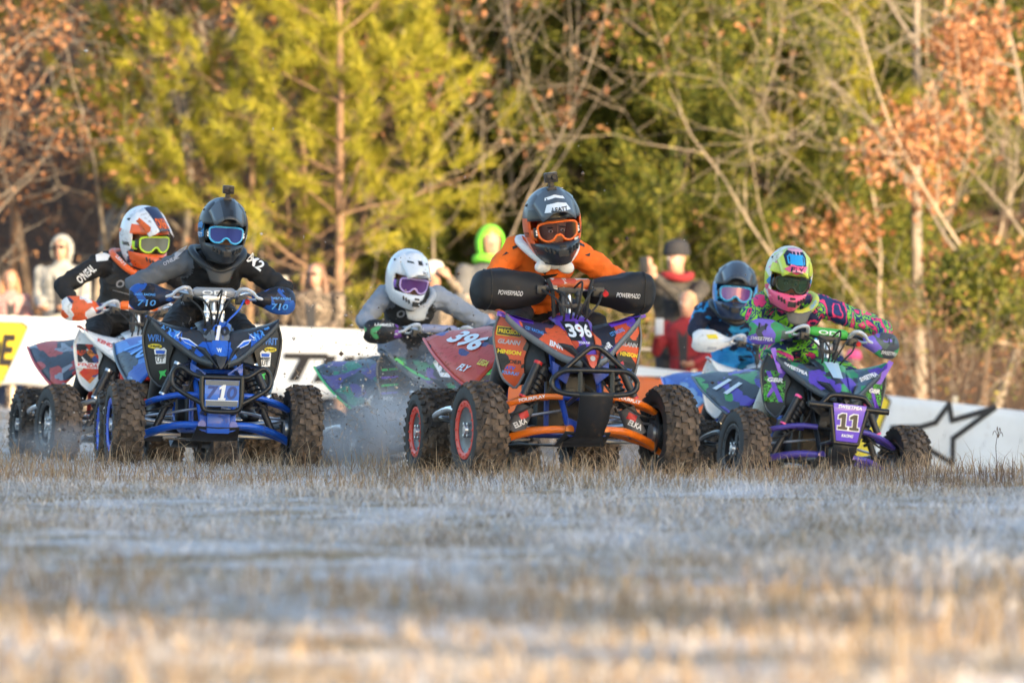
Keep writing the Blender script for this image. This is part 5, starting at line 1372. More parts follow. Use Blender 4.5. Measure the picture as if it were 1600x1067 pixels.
def lens_mat(name, tint, thru=0.0, rough=.06):
    if name in MATS: return MATS[name]
    m = bpy.data.materials.new(name); nt, bs = nodes_of(m)
    bs.inputs["Base Color"].default_value = (*tint, 1); bs.inputs["Roughness"].default_value = rough; bs.inputs["Metallic"].default_value = .35; bs.inputs["Coat Weight"].default_value = 1
    if thru > 0:
        t = nt.nodes.new("ShaderNodeBsdfTransparent"); t.inputs[0].default_value = (.85, .75, .75, 1)
        ms = nt.nodes.new("ShaderNodeMixShader"); ms.inputs[0].default_value = thru
        link(nt, bs.outputs[0], ms.inputs[1]); link(nt, t.outputs[0], ms.inputs[2]); link(nt, ms.outputs[0], nt.nodes["Material Output"].inputs[0])
    MATS[name] = m
    return m
def helmet(person, M, c):
    HA, HB, HT, HBOT = .140, .160, .172, .232
    def sh(th, el, k=1.0):
        ce, se = math.cos(el), math.sin(el)
        fr = max(0, math.cos(th)) ** 1.6
        lo = min(1, max(0, (-el - R(12)) / R(26))); lo = lo * lo * (3 - 2 * lo)
        e2 = ce ** .82
        x = HA * e2 * math.sin(th) * (1 - .10 * fr * lo) * (1 + .05 * math.cos(el * 2))
        y = -HB * e2 * math.cos(th) - .085 * fr * lo
        z = (HT if el > 0 else HBOT) * se - .012 * fr * lo
        if el > R(18):
            g = 1 + .028 * max(0, math.sin(min(1, (el - R(18)) / R(40)) * math.pi / 2)) * (math.cos(6 * th) * math.cos(el) + .35 * abs(math.cos(3 * th)) * math.cos(el)); x *= g; y *= g
        return Vector((x, y, z)) * k
    mb = MB(); nth, nel = 48, 30; idx = {}; vs = []; fs = []; mi = []
    els = [R(-60) + (R(90) - R(-60)) * j / nel for j in range(nel + 1)]
    for j, el in enumerate(els):
        for i in range(nth): idx[(i, j)] = len(vs); vs.append(sh(2 * math.pi * i / nth - math.pi, min(el, R(89.5))))
    for j in range(nel):
        for i in range(nth):
            th = 2 * math.pi * (i + .5) / nth - math.pi; el = (els[j] + els[j + 1]) / 2
            half = R(64) - .25 * abs(el + R(11))
            if abs(th) < half and R(-27) < el < R(6): continue
            k = 0
            if el < R(-26) and abs(th) < R(75): k = 1
            elif el > R(5) and abs(th) < R(70) and el < R(24): k = 2
            elif abs(th) >= R(58) and el < R(8): k = 3
            fs.append((idx[(i, j)], idx[((i + 1) % nth, j)], idx[((i + 1) % nth, j + 1)], idx[(i, j + 1)])); mi.append(k)
    mb.v = [tuple(v) for v in vs]; mb.f = [list(f) for f in fs]; mb.mi = mi
    S = mb.xform(M).build("helmet", [c['shell'], c['chin'], c['brow'], c['side']], person, smooth=60, solid=-.006)
    sv = bvh_of(S)
    X, Z, NY = M.to_3x3() @ Vector((1, 0, 0)), M.to_3x3() @ Vector((0, 0, 1)), M.to_3x3() @ Vector((0, -1, 0))
    L = lambda x, y, z: M @ Vector((x, y, z))
    MB().tube([sh(2 * math.pi * i / 40 - math.pi, R(-60), 1.0) for i in range(40)], .009, 8, 1, True).xform(M).build("rim_trim", RUBBER, S)
    # peak
    rows = []
    for j in range(7):
        v = j / 6; row = []
        for i in range(11):
            u = i / 5 - 1
            row.append(L(u * (.122 - .022 * v) * (1 - .10 * v * abs(u)), -.065 - .205 * v + .055 * u * u * (1 - .2 * v) , .176 - .120 * v - .012 * math.sin(math.pi * v) + .022 * math.sin(math.pi * v) - (.058 - .018 * v) * u * u + .008 * (1 if abs(u) < .45 else 0)))
        rows.append(row)
    pk = MB().grid(rows)
    pk.mi = [(1 if 3 <= (f % 10) <= 6 else 0) if c.get('peak2') else 0 for f in range(len(pk.f))]
    PKo = pk.build("peak", [c['peak'], c.get('peak2', c['peak'])], S, smooth=50, solid=.007)
    pv = bvh_of(PKo)
    for (tx, x, z, w, h, ink, off) in c.get('peaktext', ()):
        lettering(tx, pv, L(x, -.25, z), X, Z, w, ink, PKo, h, .03, .12, off)
    for (poly, x, z, ink, off) in c.get('peakshape', ()):
        sticker(poly, pv, L(x, -.25, z), X, Z, ink, PKo, off, 5)
    for s in (-1, 1):
        for k in range(2):
            o = sh(s * R(22 + 62 * k), R(44 - 8 * k), 1.003); MB().box(o, (.030, .034, .010), Matrix.Rotation(-s * R(22 + 62 * k), 3, 'Z') @ Matrix.Rotation(R(-35), 3, 'X')).xform(M).build("vent", RUBBER, S, bevel=.003)
        gz_ = MB().grid([[sh(s * R(a_), R(e_), 1.012) for a_ in (62, 74, 88, 102)] for e_ in (-34, -42, -50)]).xform(M).build("cheek_panel", c.get('cheek', RUBBER), S, solid=.004)
    # chin vents and breath guard
    cv = MB()
    cv.box((0, -.249, -.155), (.052, .016, .034)); cv.box((0, -.250, -.118), (.036, .012, .014))
    for s in (-1, 1):
        for k in range(3): cv.box((s * (.046 + .018 * k), -.226 + .012 * k, -.145 + .008 * k), (.011, .02, .028), Matrix.Rotation(s * .45, 3, 'Z') @ Matrix.Rotation(s * .35, 3, 'Y'))
    cv.xform(M).build("chin_vent", c.get('vent', RUBBER), S, bevel=.003)
    # goggles
    GZO = .012
    oy = lambda x: -.166 + 2.9 * x * x
    out = [(x, z + GZO) for x, z in ((-.102, -.045), (-.098, -.02), (-.07, -.010), (0, -.008), (.07, -.010), (.098, -.02), (.102, -.045), (.095, -.082), (.065, -.104), (.032, -.100), (.015, -.080), (0, -.074), (-.015, -.080), (-.032, -.100), (-.065, -.104), (-.095, -.082))]
    MB().tube([(x, oy(x), z) for x, z in out], .0068, 8, 3, True).xform(M).build("goggle_frame", c['gog'], S)
    lr = []
    for j in range(7):
        v = j / 6; row = []
        for i in range(15):
            x = -.098 + .196 * i / 14
            lo = -.100 + (.026 * max(0, 1 - abs(x) / .03)) + (.03 * max(0, (abs(x) - .075) / .025))
            row.append((x, oy(x) - .004, GZO - .010 + (lo + .010) * v - .008 * (abs(x) / .1) ** 4 * (1 - v)))
        lr.append(row)
    MB().grid(lr).xform(M).build("goggle_lens", c['lens'], S, smooth=80)
    for s in (-1, 1):
        st = []
        for k in range(12):
            th = s * (R(50) + R(118) * k / 11)
            st.append([sh(th, R(-7), 1.035) + Vector((0, 0, 0)), sh(th, R(-14), 1.04), sh(th, R(-20), 1.035)])
        ST = MB().grid(st).xform(M).build("goggle_strap", c['strap'], S, solid=.004)
        if c.get('straptext'):
            th = s * R(78); o = sh(th, R(-13), 1.04)
            lettering(c['straptext'], bvh_of(ST), M @ o, M.to_3x3() @ (Vector((0.2 * 1, s * 1.0, 0))), Z, .07, c['strapink'], ST, .024, .03, 0, .003)
        og = MB().box((s * .112, -.118, -.043), (.02, .03, .052)).xform(M).build("strap_end", c.get('outrigger', BLACK), S, bevel=.006)
        if c.get('ogtext'): lettering(c['ogtext'], None, L(s * .108, -.139, -.043), X, Z, .016, PW, og, .030, .05, 0, .0)
        if c.get('chintext'):
            lettering(c['chintext'], sv, L(s * .088, -.18, -.128), M.to_3x3() @ Vector((.8, s * .6, 0)), Z, .05, c['chinink'], S, .018, .03, .1, .005)
    for (poly, x, z, ink) in c.get('chinshape', ()):
        sticker(poly, sv, L(x, -.24, z), X, Z, ink, S, .004, 4)
    if c.get('camera'):
        k = MB(); k.box((0, -.085, .19), (.026, .03, .04)); k.box((0, -.10, .232), (.068, .036, .050), mi=0); k.lathe([(-.128, .015), (-.114, .017)], (.016, 0, .234), 'Y', 14)
        k.lathe([(-.1275, .0005), (-.1275, .013)], (.016, 0, .234), 'Y', 14); k.box((-.012, -.12, .237), (.03, .006, .024)); k.box((0, -.075, .172), (.05, .06, .02))
        k.xform(M).build("action_camera", BLACK, S, bevel=.004)
    return S, sv

def rider(key, c):
    q = QUADS[key]
    p = empty("person"); p.location = q.location; p.rotation_euler = q.rotation_euler
    tag(p, c['label'], "rider", "riders on the quads")
    dz, lx, hd = c.get('dz', 0), c.get('lean', 0), Vector(c['head'])
    J, A, Pn, Bt = c['jersey'], c['sleeves'], c['pants'], c['boots']
    mats = [J, A[0], A[1], Pn, Bt, SKIN]; cls = dict(torso=0, armr=1, arml=2, leg=3, boot=4, head=5)
    T = lambda x, y, z, k=1.0: (x + lx * k, y, z + dz * k)
    sp = c.get('spread', 0); lb = c.get('elbow', 0)
    ch = [('leg', [(T(0, .86, .90, .2), (.165, .13, .11)), (T(0, .80, .96, .4), (.16, .12, .10))]),
          ('torso', [(T(0, .78, .97, .4), (.155, .12, .10)), (T(0, .69, 1.04, .7), (.155, .11, .11)), (T(0, .56, 1.13), (.185, .115, .125)), (T(0, .485, 1.19), (.19, .095, .085))]),
          ('torso', [(T(0, .49, 1.2), (.14, .08, .07)), ((hd.x * .5 + lx * .5, hd.y + .11, hd.z - .13), (.085, .075, .06))]),
          ('head', [((hd.x * .8, hd.y + .06, hd.z - .12), .058), ((hd.x, hd.y + .02, hd.z - .05), .07)]),
          ('head', [(hd + Vector((0, .01, .02)), (.082, .098, .105)), (hd + Vector((0, -.02, -.07)), (.066, .075, .075))]),
          ('head', [(hd + Vector((0, -.115, -.06)), (.012, .014, .02)), (hd + Vector((0, -.10, -.03)), (.009, .01, .012))])]
    for s, k in ((-1, 'armr'), (1, 'arml')):
        el = Vector((s * (.43 + sp), .43, 1.05 + lb + dz * .5)); wr = Vector((s * .385, .345, 1.03))
        ch.append((k, [(T(s * .15, .50, 1.20), .075), (T(s * (.195 + min(0, sp) * .4), .50, 1.185), .073), (el.lerp(Vector(T(s * .20, .50, 1.18)), .4), .064), (el, .056), (el.lerp(wr, .5), .049), (wr, .037)]))
        kn = Vector((s * .215, .40, .80)); an = Vector((s * .27, .66, .38))
        ch.append(('leg', [((s * .10 + lx * .2, .85, .90 + dz * .2), .095), (Vector((s * .10, .85, .90)).lerp(kn, .5), .085), (kn, .068), (kn.lerp(an, .3), .064)]))
        ch.append(('boot', [(kn.lerp(an, .25), .066), (kn.lerp(an, .6), .062), (an, .052), (an + Vector((0, .03, -.045)), .05)]))
        ch.append(('boot', [(an + Vector((0, .03, -.05)), (.045, .06, .035)), (an + Vector((s * .01, -.16, -.062)), (.045, .05, .03))]))
    B = fused("body", ch, .0125, mats, cls, p, c.get('wrinkle', .022), 12, len(key))
    bv = bvh_of(B)
    for s in (-1, 1):
        hand("glove", (s * .388, .35, 1.032), (s * .352, .315, 1.03), (-.02 * s, -1, -.15), (0, 0, -1), c['glove'], p, 1.05, 1.12, side=s)
    H = Matrix.Translation(hd) @ (Matrix.Rotation(R(c['turn'][0]), 4, 'Z') @ Matrix.Rotation(R(c['turn'][1]), 4, 'X') @ Matrix.Rotation(R(c['turn'][2]), 4, 'Y')) @ Matrix.Scale(c.get('hs', 1.0), 4)
    S, sv = helmet(p, H, c['helmet'])
    for s in (-1, 1):
        eo = MB().ell(H @ Vector((s * .032, -.112, -.045)), (.013, .008, .008), nu=10, nv=6); eo.ell(H @ Vector((s * .032, -.119, -.045)), (.006, .003, .006), nu=8, nv=6, mi=1); eo.ell(H @ Vector((s * .033, -.113, -.027)), (.018, .006, .004), nu=8, nv=6, mi=1)
        eo.build("eye", [EYE_W, EYE_D], B)
    # neck brace: a padded ring that dips to the chest
    n0 = hd.lerp(Vector(T(0, .49, 1.2)), .55)
    if c.get('brace'):
        ring = [(0, -.13, -.135), (.075, -.115, -.105), (.135, -.04, -.045), (.145, .06, -.005), (.09, .14, .0), (0, .165, -.01), (-.09, .14, .0), (-.145, .06, -.005), (-.135, -.04, -.045), (-.075, -.115, -.105)]
        b = MB(); pts = [n0 + Vector((x, y, z - .015)) for x, y, z in ring]
        b.tube(pts, .023, 10, 4, True)
        BR = b.build("neck_brace", c['brace'], p)
        if c.get('bracefront'):
            fm = MB(); fm.grid(bil([n0 + Vector((-.085, -.13, -.12)), n0 + Vector((0, -.152, -.15)), n0 + Vector((.085, -.13, -.12))], [n0 + Vector((-.05, -.145, -.215)), n0 + Vector((0, -.16, -.225)), n0 + Vector((.05, -.145, -.215))], 0, 4)); fm.build("brace_front", c['bracefront'], BR, solid=.012)
        if c.get('lobes'):
            for s in (-1, 1): MB().ell(n0 + Vector((s * .058, -.135, -.155)), (.050, .026, .036), Matrix.Rotation(s * .35, 3, 'Y')).build("brace_pad", c['brace'], BR)
        if c.get('bracetext'):
            bt = bvh_of([BR] + list(BR.children))
            for (tx, x, z, tilt, w, h, ink) in c['bracetext']: lettering(tx, bt, n0 + Vector((x, -.16, z)), (1, 0, tilt), FZ, w, ink, BR, h, .03, 0, .006)
    for (tx, x, z, tilt, w, h, ink) in c.get('chest', ()):
        lettering(tx, bv, (x + lx, .35, z + dz), (1, 0, tilt), FZ, w, ink, B, h, .03, 0, .006)
    for (poly, x, z, tilt, ink) in c.get('shapes', ()):
        sticker(poly, bv, (x + lx, .35, z + dz), (1, 0, tilt), FZ, ink, B, .005, 5)
    return p

NAVY = cloth("navy_cloth", (.012, .018, .06)); JBLACK = cloth("black_jersey", (.014, .014, .016)); JGREY = cloth("slate_jersey", (.10, .115, .14)); JORANGE = cloth("orange_jersey", (.93, .17, .012), .8, .06)
GLOVE_K = cloth("black_glove", (.02, .02, .022)); BOOT_K = plain("black_boot", (.022, .022, .025), .5, 0, .5, .1); BOOT_W = plain("pale_boot", (.62, .60, .52), .5, 0, .45, .1)
SH_K = plain("matt_black_shell", (.028, .032, .038), .38, 0, .08, 0, .2); SH_G = plain("slate_shell", (.075, .088, .105), .4, 0, .1, 0, .2); SH_W = plain("white_shell", (.74, .76, .80), .28, 0, .08, 0, .4); SH_O = plain("orange_shell", (.80, .12, .02), .3, 0, .1, 0, .4)
SH_CY = plain("bright_blue_shell", (.05, .30, .72), .3, 0, .1, 0, .4); SH_NY = plain("lime_yellow_shell", (.62, .72, .07), .3, 0, .1, 0, .4); SH_P = plain("hot_pink_shell", (.92, .11, .24), .32, 0, .1, 0, .4)
FLY_F = [(-.085, .012), (.10, .045), (.10, .030), (-.01, .010), (.06, .012), (.05, -.004), (.0, -.008), (-.01, -.05), (-.035, -.035), (-.02, -.006), (-.05, -.008)]
rider('orange', dict(label="rider in an orange jersey behind black hand muffs", head=(-.065, .30, 1.345), turn=(-4, 4, -8), lean=-.045, dz=.0, spread=-.10, elbow=-.005, jersey=JORANGE, sleeves=(JORANGE, JORANGE), pants=cloth("orange_black_pants", (.03, .03, .035)), boots=BOOT_K, glove=GLOVE_K,
    brace=plain("white_brace", (.76, .75, .73), .4, 0, .08), lobes=True,
    shapes=[(FLY_F, .005, 1.115, 0, PK), ([(-.05, -.035), (.055, -.02), (.045, -.032), (.0, -.05), (.0, -.08), (-.02, -.07), (-.02, -.045)], .01, 1.095, 0, PK), ([(-.02, -.006), (.02, .0), (.012, .012), (-.018, .008)], -.175, 1.205, .3, PK), ([(-.02, -.006), (.02, .0), (.012, .012), (-.018, .008)], .18, 1.225, -.5, PK), ([(-.012, -.012), (.014, -.006), (.01, .012)], .21, 1.18, -.5, PK), ([(-.02, -.005), (.02, -.003), (.012, .008)], -.235, 1.17, .4, PK)],
    helmet=dict(shell=SH_G, chin=SH_K, brow=SH_K, side=SH_O, peak=SH_G, peak2=plain("mid_grey_peak", (.085, .10, .12), .4, 0, .1), gog=PO, lens=lens_mat("clear_lens", (.02, .015, .02), .62), strap=PO, outrigger=BLACK, ogtext="S", straptext="SCOTT", strapink=PK, camera=True,
        peakshape=[([(-.072, -.028), (.068, -.022), (.05, .012), (.0, .02), (-.052, .012)], 0, .088, PW, .004), ([(-.055, -.006), (.0, .006), (.05, -.006), (.045, .008), (0, .02), (-.05, .008)], 0, .125, PW, .004)], peaktext=[("LEATT", .005, .075, .085, .02, PK, .008)],
        chinshape=[([(-.035, -.014), (.02, -.026), (.025, -.002), (-.03, .012)], -.085, -.125, PW), ([(-.012, -.03), (.012, -.02), (.022, .035), (.0, .03)], .088, -.12, PW)])))
rider('blue', dict(label="rider in black and slate gear on the blue quad", hs=.93, head=(.055, .30, 1.40), turn=(3, 5, 2), lean=.03, dz=.0, elbow=.01, jersey=JBLACK, sleeves=(JGREY, JBLACK), pants=blotch("black_white_line_pants", [(0, (.016, .016, .018)), (.61, (.5, .5, .52)), (.625, (.016, .016, .018))], 5), boots=BOOT_K, glove=GLOVE_K,
    brace=plain("black_brace", (.02, .021, .023), .45, 0, .15), bracefront=plain("black_brace_front", (.026, .027, .03), .45, 0, .15), bracetext=[("LEATT", .0, -.165, 0, .105, .030, PW)],
    chest=[("O'NEAL", -.255, 1.20, .55, .10, .022, PS), ("M2", .235, 1.205, -.75, .10, .06, PW)], shapes=[([(-.04, -.03), (-.01, -.005), (.03, .02), (.05, .045), (.0, .03), (-.03, .01)], -.20, 1.235, .2, PS), ([(-.012, -.012), (.012, -.01), (.0, .014)], .09, 1.12, 0, PR)],
    helmet=dict(shell=SH_K, chin=SH_K, brow=SH_K, side=shards("blue_black_side", [(.02, .022, .026), (.04, .22, .52), (.025, .027, .03), (.05, .06, .07)], 16), peak=SH_G, peak2=SH_K, gog=PLB if False else plain("sky_blue_frame", (.08, .45, .80), .35), lens=lens_mat("blue_lens", (.05, .07, .30)), strap=plain("black_strap", (.02, .02, .022), .7), outrigger=BLACK, ogtext="S", straptext="SCOTT", strapink=PW, camera=True, chintext="2.0", chinink=PW,
        peakshape=[([(-.012, -.014), (.010, -.018), (.014, .012), (-.006, .018)], 0.01, .10, PK, .005)], chinshape=[([(-.010, -.02), (.012, -.012), (.016, .022), (-.004, .016)], .10, -.13, PR)])))
NEON_J = blotch("neon_jersey_print", [(0, (.010, .016, .075)), (.38, (.75, .04, .20)), (.415, (.010, .016, .075)), (.515, (.20, .60, .03)), (.56, (.010, .016, .075)), (.59, (.20, .60, .03)), (.63, (.010, .016, .075))], 4.2, (1, 1, 1.7), (.2, .4, .6), 1.6, .7, .05)
NEON_S = blotch("neon_sleeve_print", [(0, (.010, .03, .13)), (.36, (.80, .05, .20)), (.42, (.010, .04, .18)), (.46, (.22, .62, .05)), (.49, (.010, .04, .18)), (.53, (.24, .64, .06)), (.56, (.010, .04, .18)), (.585, (.82, .06, .22)), (.66, (.24, .64, .06))], 4.4, (1.4, 1, 1), (.5, .3, .9), 1.8, .7, .05)
rider('neon', dict(label="rider in a neon green, navy and pink jersey", hs=.94, head=(-.245, .30, 1.355), turn=(-5, 13, 1), lean=-.12, dz=.0, spread=.0, elbow=.05, jersey=NEON_J, sleeves=(NEON_S, NEON_S), pants=blotch("neon_pants_print", [(0, (.015, .03, .14)), (.42, (.28, .76, .04)), (.52, (.015, .03, .14)), (.56, (.92, .05, .25))], 5, (1, 1, 2), distort=2), boots=BOOT_W, glove=cloth("navy_glove", (.02, .035, .10)),
    brace=plain("lime_brace", (.58, .62, .06), .4, 0, .1), bracefront=plain("grey_brace_front", (.10, .10, .10), .5, 0, .1), bracetext=[("LEATT", -.10, -.085, -.9, .075, .02, PLB), ("LEATT", .105, -.085, .9, .075, .02, PLB)],
    shapes=[([(-.05, -.07), (.05, -.05), (.0, .07)], .02, 1.03, 0, NAVY), ([(-.02, -.03), (.02, -.03), (0, .02)], .02, 1.03, 0, plain("lime_print", (.28, .76, .04), .6)), ([(-.06, -.02), (.0, -.045), (.04, -.01), (.03, .04), (-.03, .04)], -.135, 1.19, 0, PPK)],
    helmet=dict(shell=shards("pink_lime_shell", [(.80, .32, .46), (.60, .70, .10), (.72, .74, .62), (.60, .70, .10), (.85, .45, .55)], 7), chin=SH_P, brow=SH_NY, side=shards("lime_mix_side", [(.62, .72, .07), (.70, .74, .70), (.62, .72, .07), (.85, .12, .25), (.05, .25, .55)], 14), peak=SH_NY, peak2=plain('soft_pink_peak', (.85, .40, .52), .3, 0, .1), gog=plain("black_goggle_frame", (.02, .03, .02), .4), lens=lens_mat("green_dark_lens", (.04, .09, .04), .25), strap=BLACK, outrigger=BLACK,
        peakshape=[([(-.062, .0), (.064, .0), (.07, .045), (.05, .075), (-.05, .075), (-.07, .045)], 0, .085, NAVY, .003), ([(-.052, .012), (.054, .012), (.055, .045), (.04, .062), (-.04, .062), (-.055, .045)], 0, .085, plain("sky_print", (.03, .36, .75), .35), .006), ([(-.075, -.012), (-.03, .022), (.078, .012), (.05, -.016), (.0, -.036)], 0, .075, SH_P, .009)], peaktext=[("FLY", 0, .073, .085, .026, NAVY, .013)],
        chinshape=[(rect(.045, .03), -.095, -.125, PW), ([(-.02, -.012), (.02, -.012), (.012, .010), (-.012, .010)], 0, -.10, PK)])))
rider('white', dict(label="rider in black with an orange and white helmet, farthest left", head=(.05, .36, 1.475), turn=(18, 8, -3), lean=.0, dz=.085, elbow=.03, spread=.02, jersey=cloth("charcoal_jersey", (.05, .052, .056)), sleeves=(JBLACK, JBLACK), pants=JBLACK, boots=BOOT_K, glove=GLOVE_K, brace=plain("orange_brace", (.82, .13, .02), .4, 0, .1),
    bracetext=[("LEATT", -.115, -.07, -1.2, .075, .022, PW)], chest=[("O'NEAL", .02, 1.07, 0, .22, .05, PS), ("O'NEAL", -.30, 1.12, .9, .14, .055, PW)], shapes=[([(-.05, -.02), (.02, -.03), (.05, .0), (.0, .03), (-.04, .02)], -.19, 1.235, .3, PW), ([(-.12, -.004), (.0, -.03), (.12, -.004), (.12, .0), (.0, -.024), (-.12, .0)], .02, 1.03, 0, PS)],
    helmet=dict(shell=SH_W, chin=SH_O, brow=SH_O, side=shards("orange_white_side", [(.80, .12, .02), (.76, .77, .8), (.05, .06, .12), (.80, .12, .02), (.7, .7, .72)], 13), peak=shards("white_orange_peak", [(.76, .77, .8), (.76, .77, .8), (.76, .77, .8), (.80, .13, .02)], 9), peak2=plain("navy_shell", (.03, .045, .10), .35, 0, .1), gog=plain("lime_frame", (.55, .80, .05), .4), lens=lens_mat("silver_lens", (.25, .26, .20)), strap=plain("lime_strap", (.50, .78, .06), .7), outrigger=BLACK, straptext="100%", strapink=PK, chintext="003", chinink=PK, vent=BLACK,
        peaktext=[("ONEAL", 0, .10, .075, .055, PO, .008)])))
GREY_S = cloth("dove_grey_sleeve", (.26, .29, .35))
rider('grey', dict(label="grey-sleeved rider in a white helmet in the flying dirt", hs=.92, head=(-.175, .34, 1.36), turn=(5, 13, 4), lean=-.085, dz=.03, elbow=-.02, jersey=cloth("black_vest", (.03, .031, .034)), sleeves=(GREY_S, GREY_S), pants=cloth("grey_pants", (.20, .22, .27)), boots=BOOT_K, glove=GLOVE_K, brace=plain("silver_brace", (.40, .41, .43), .45, 0, .15), bracefront=plain("silver_brace_front", (.45, .46, .47), .45, 0, .15),
    chest=[("O'NEAL", 0, 1.075, 0, .22, .05, PS)], helmet=dict(shell=SH_W, chin=SH_W, brow=SH_W, side=SH_W, peak=SH_W, gog=plain("violet_white_frame", (.55, .42, .80), .4), lens=lens_mat("violet_lens", (.14, .05, .24)), strap=plain("violet_strap", (.30, .16, .60), .7), outrigger=BLACK,
        peakshape=[([(-.016, -.010), (.016, -.010), (.014, .012), (-.014, .012)], 0, .125, PK, .004), ([(-.016, -.004), (.016, .002), (.012, .010), (-.016, .004)], -.06, .115, PK, .004), ([(-.016, .002), (.016, -.004), (.016, .004), (-.012, .010)], .06, .115, PK, .004)], peaktext=[("FLY", .03, .072, .05, .014, PK, .005)])))
CY_J = blotch("cyan_navy_jersey", [(0, (.012, .016, .04)), (.47, (.012, .016, .04)), (.53, (.02, .28, .60)), (.62, (.03, .36, .70))], 6, (1, 1, 1), distort=2, dirt=.05)
rider('cyan', dict(label="rider in navy and cyan with a dark helmet and blue goggles", head=(-.20, .32, 1.36), turn=(-8, 0, 0), lean=-.17, dz=.0, jersey=CY_J, sleeves=(CY_J, CY_J), pants=cloth("cyan_pants", (.02, .27, .60)), boots=BOOT_K, glove=GLOVE_K, brace=plain("black_brace2", (.02, .021, .023), .45, 0, .15),
    shapes=[([(-.01, -.014), (.018, -.004), (.008, .014), (-.014, .008)], -.03, 1.20, 0, PW)], helmet=dict(shell=SH_K, chin=plain("dark_blue_shell", (.02, .035, .08), .35, 0, .1, 0, .3), brow=SH_K, side=SH_CY, peak=plain("grey_blue_peak", (.05, .06, .08), .35, 0, .1, 0, .3), gog=plain("aqua_frame", (.05, .42, .72), .35), lens=lens_mat("red_violet_lens", (.14, .04, .22)), strap=plain("aqua_strap", (.05, .40, .70), .6), outrigger=BLACK)))

# ------------------------------------------------------------------ onlookers behind the banners
def shell_hood(head, r, mat, parent, turn, name="hood"):
    rows = []; M = Matrix.Rotation(turn, 3, 'Z')
    mb = MB(); n = 26; vs = []; fs = []
    for j in range(15):
        el = R(-75) + R(164) * j / 14
        for i in range(n):
            th = 2 * math.pi * i / n
            vs.append(Vector(head) + M @ Vector((r[0] * math.cos(el) * math.sin(th), -r[1] * math.cos(el) * math.cos(th) + .02 + (.03 if el < R(-30) else 0), r[2] * math.sin(el) * (1.25 if el < 0 else 1))))
    for j in range(14):
        el = R(-75) + R(164) * (j + .5) / 14
        for i in range(n):
            th = 2 * math.pi * (i + .5) / n; th = th if th < math.pi else th - 2 * math.pi
            if (abs(th) / R(58)) ** 2 + ((el + R(12)) / R(50)) ** 2 < 1: continue
            fs.append((j * n + i, j * n + (i + 1) % n, (j + 1) * n + (i + 1) % n, (j + 1) * n + i))
    mb.add(vs, fs)
    return mb.build(name, mat, parent, smooth=80, solid=.012)
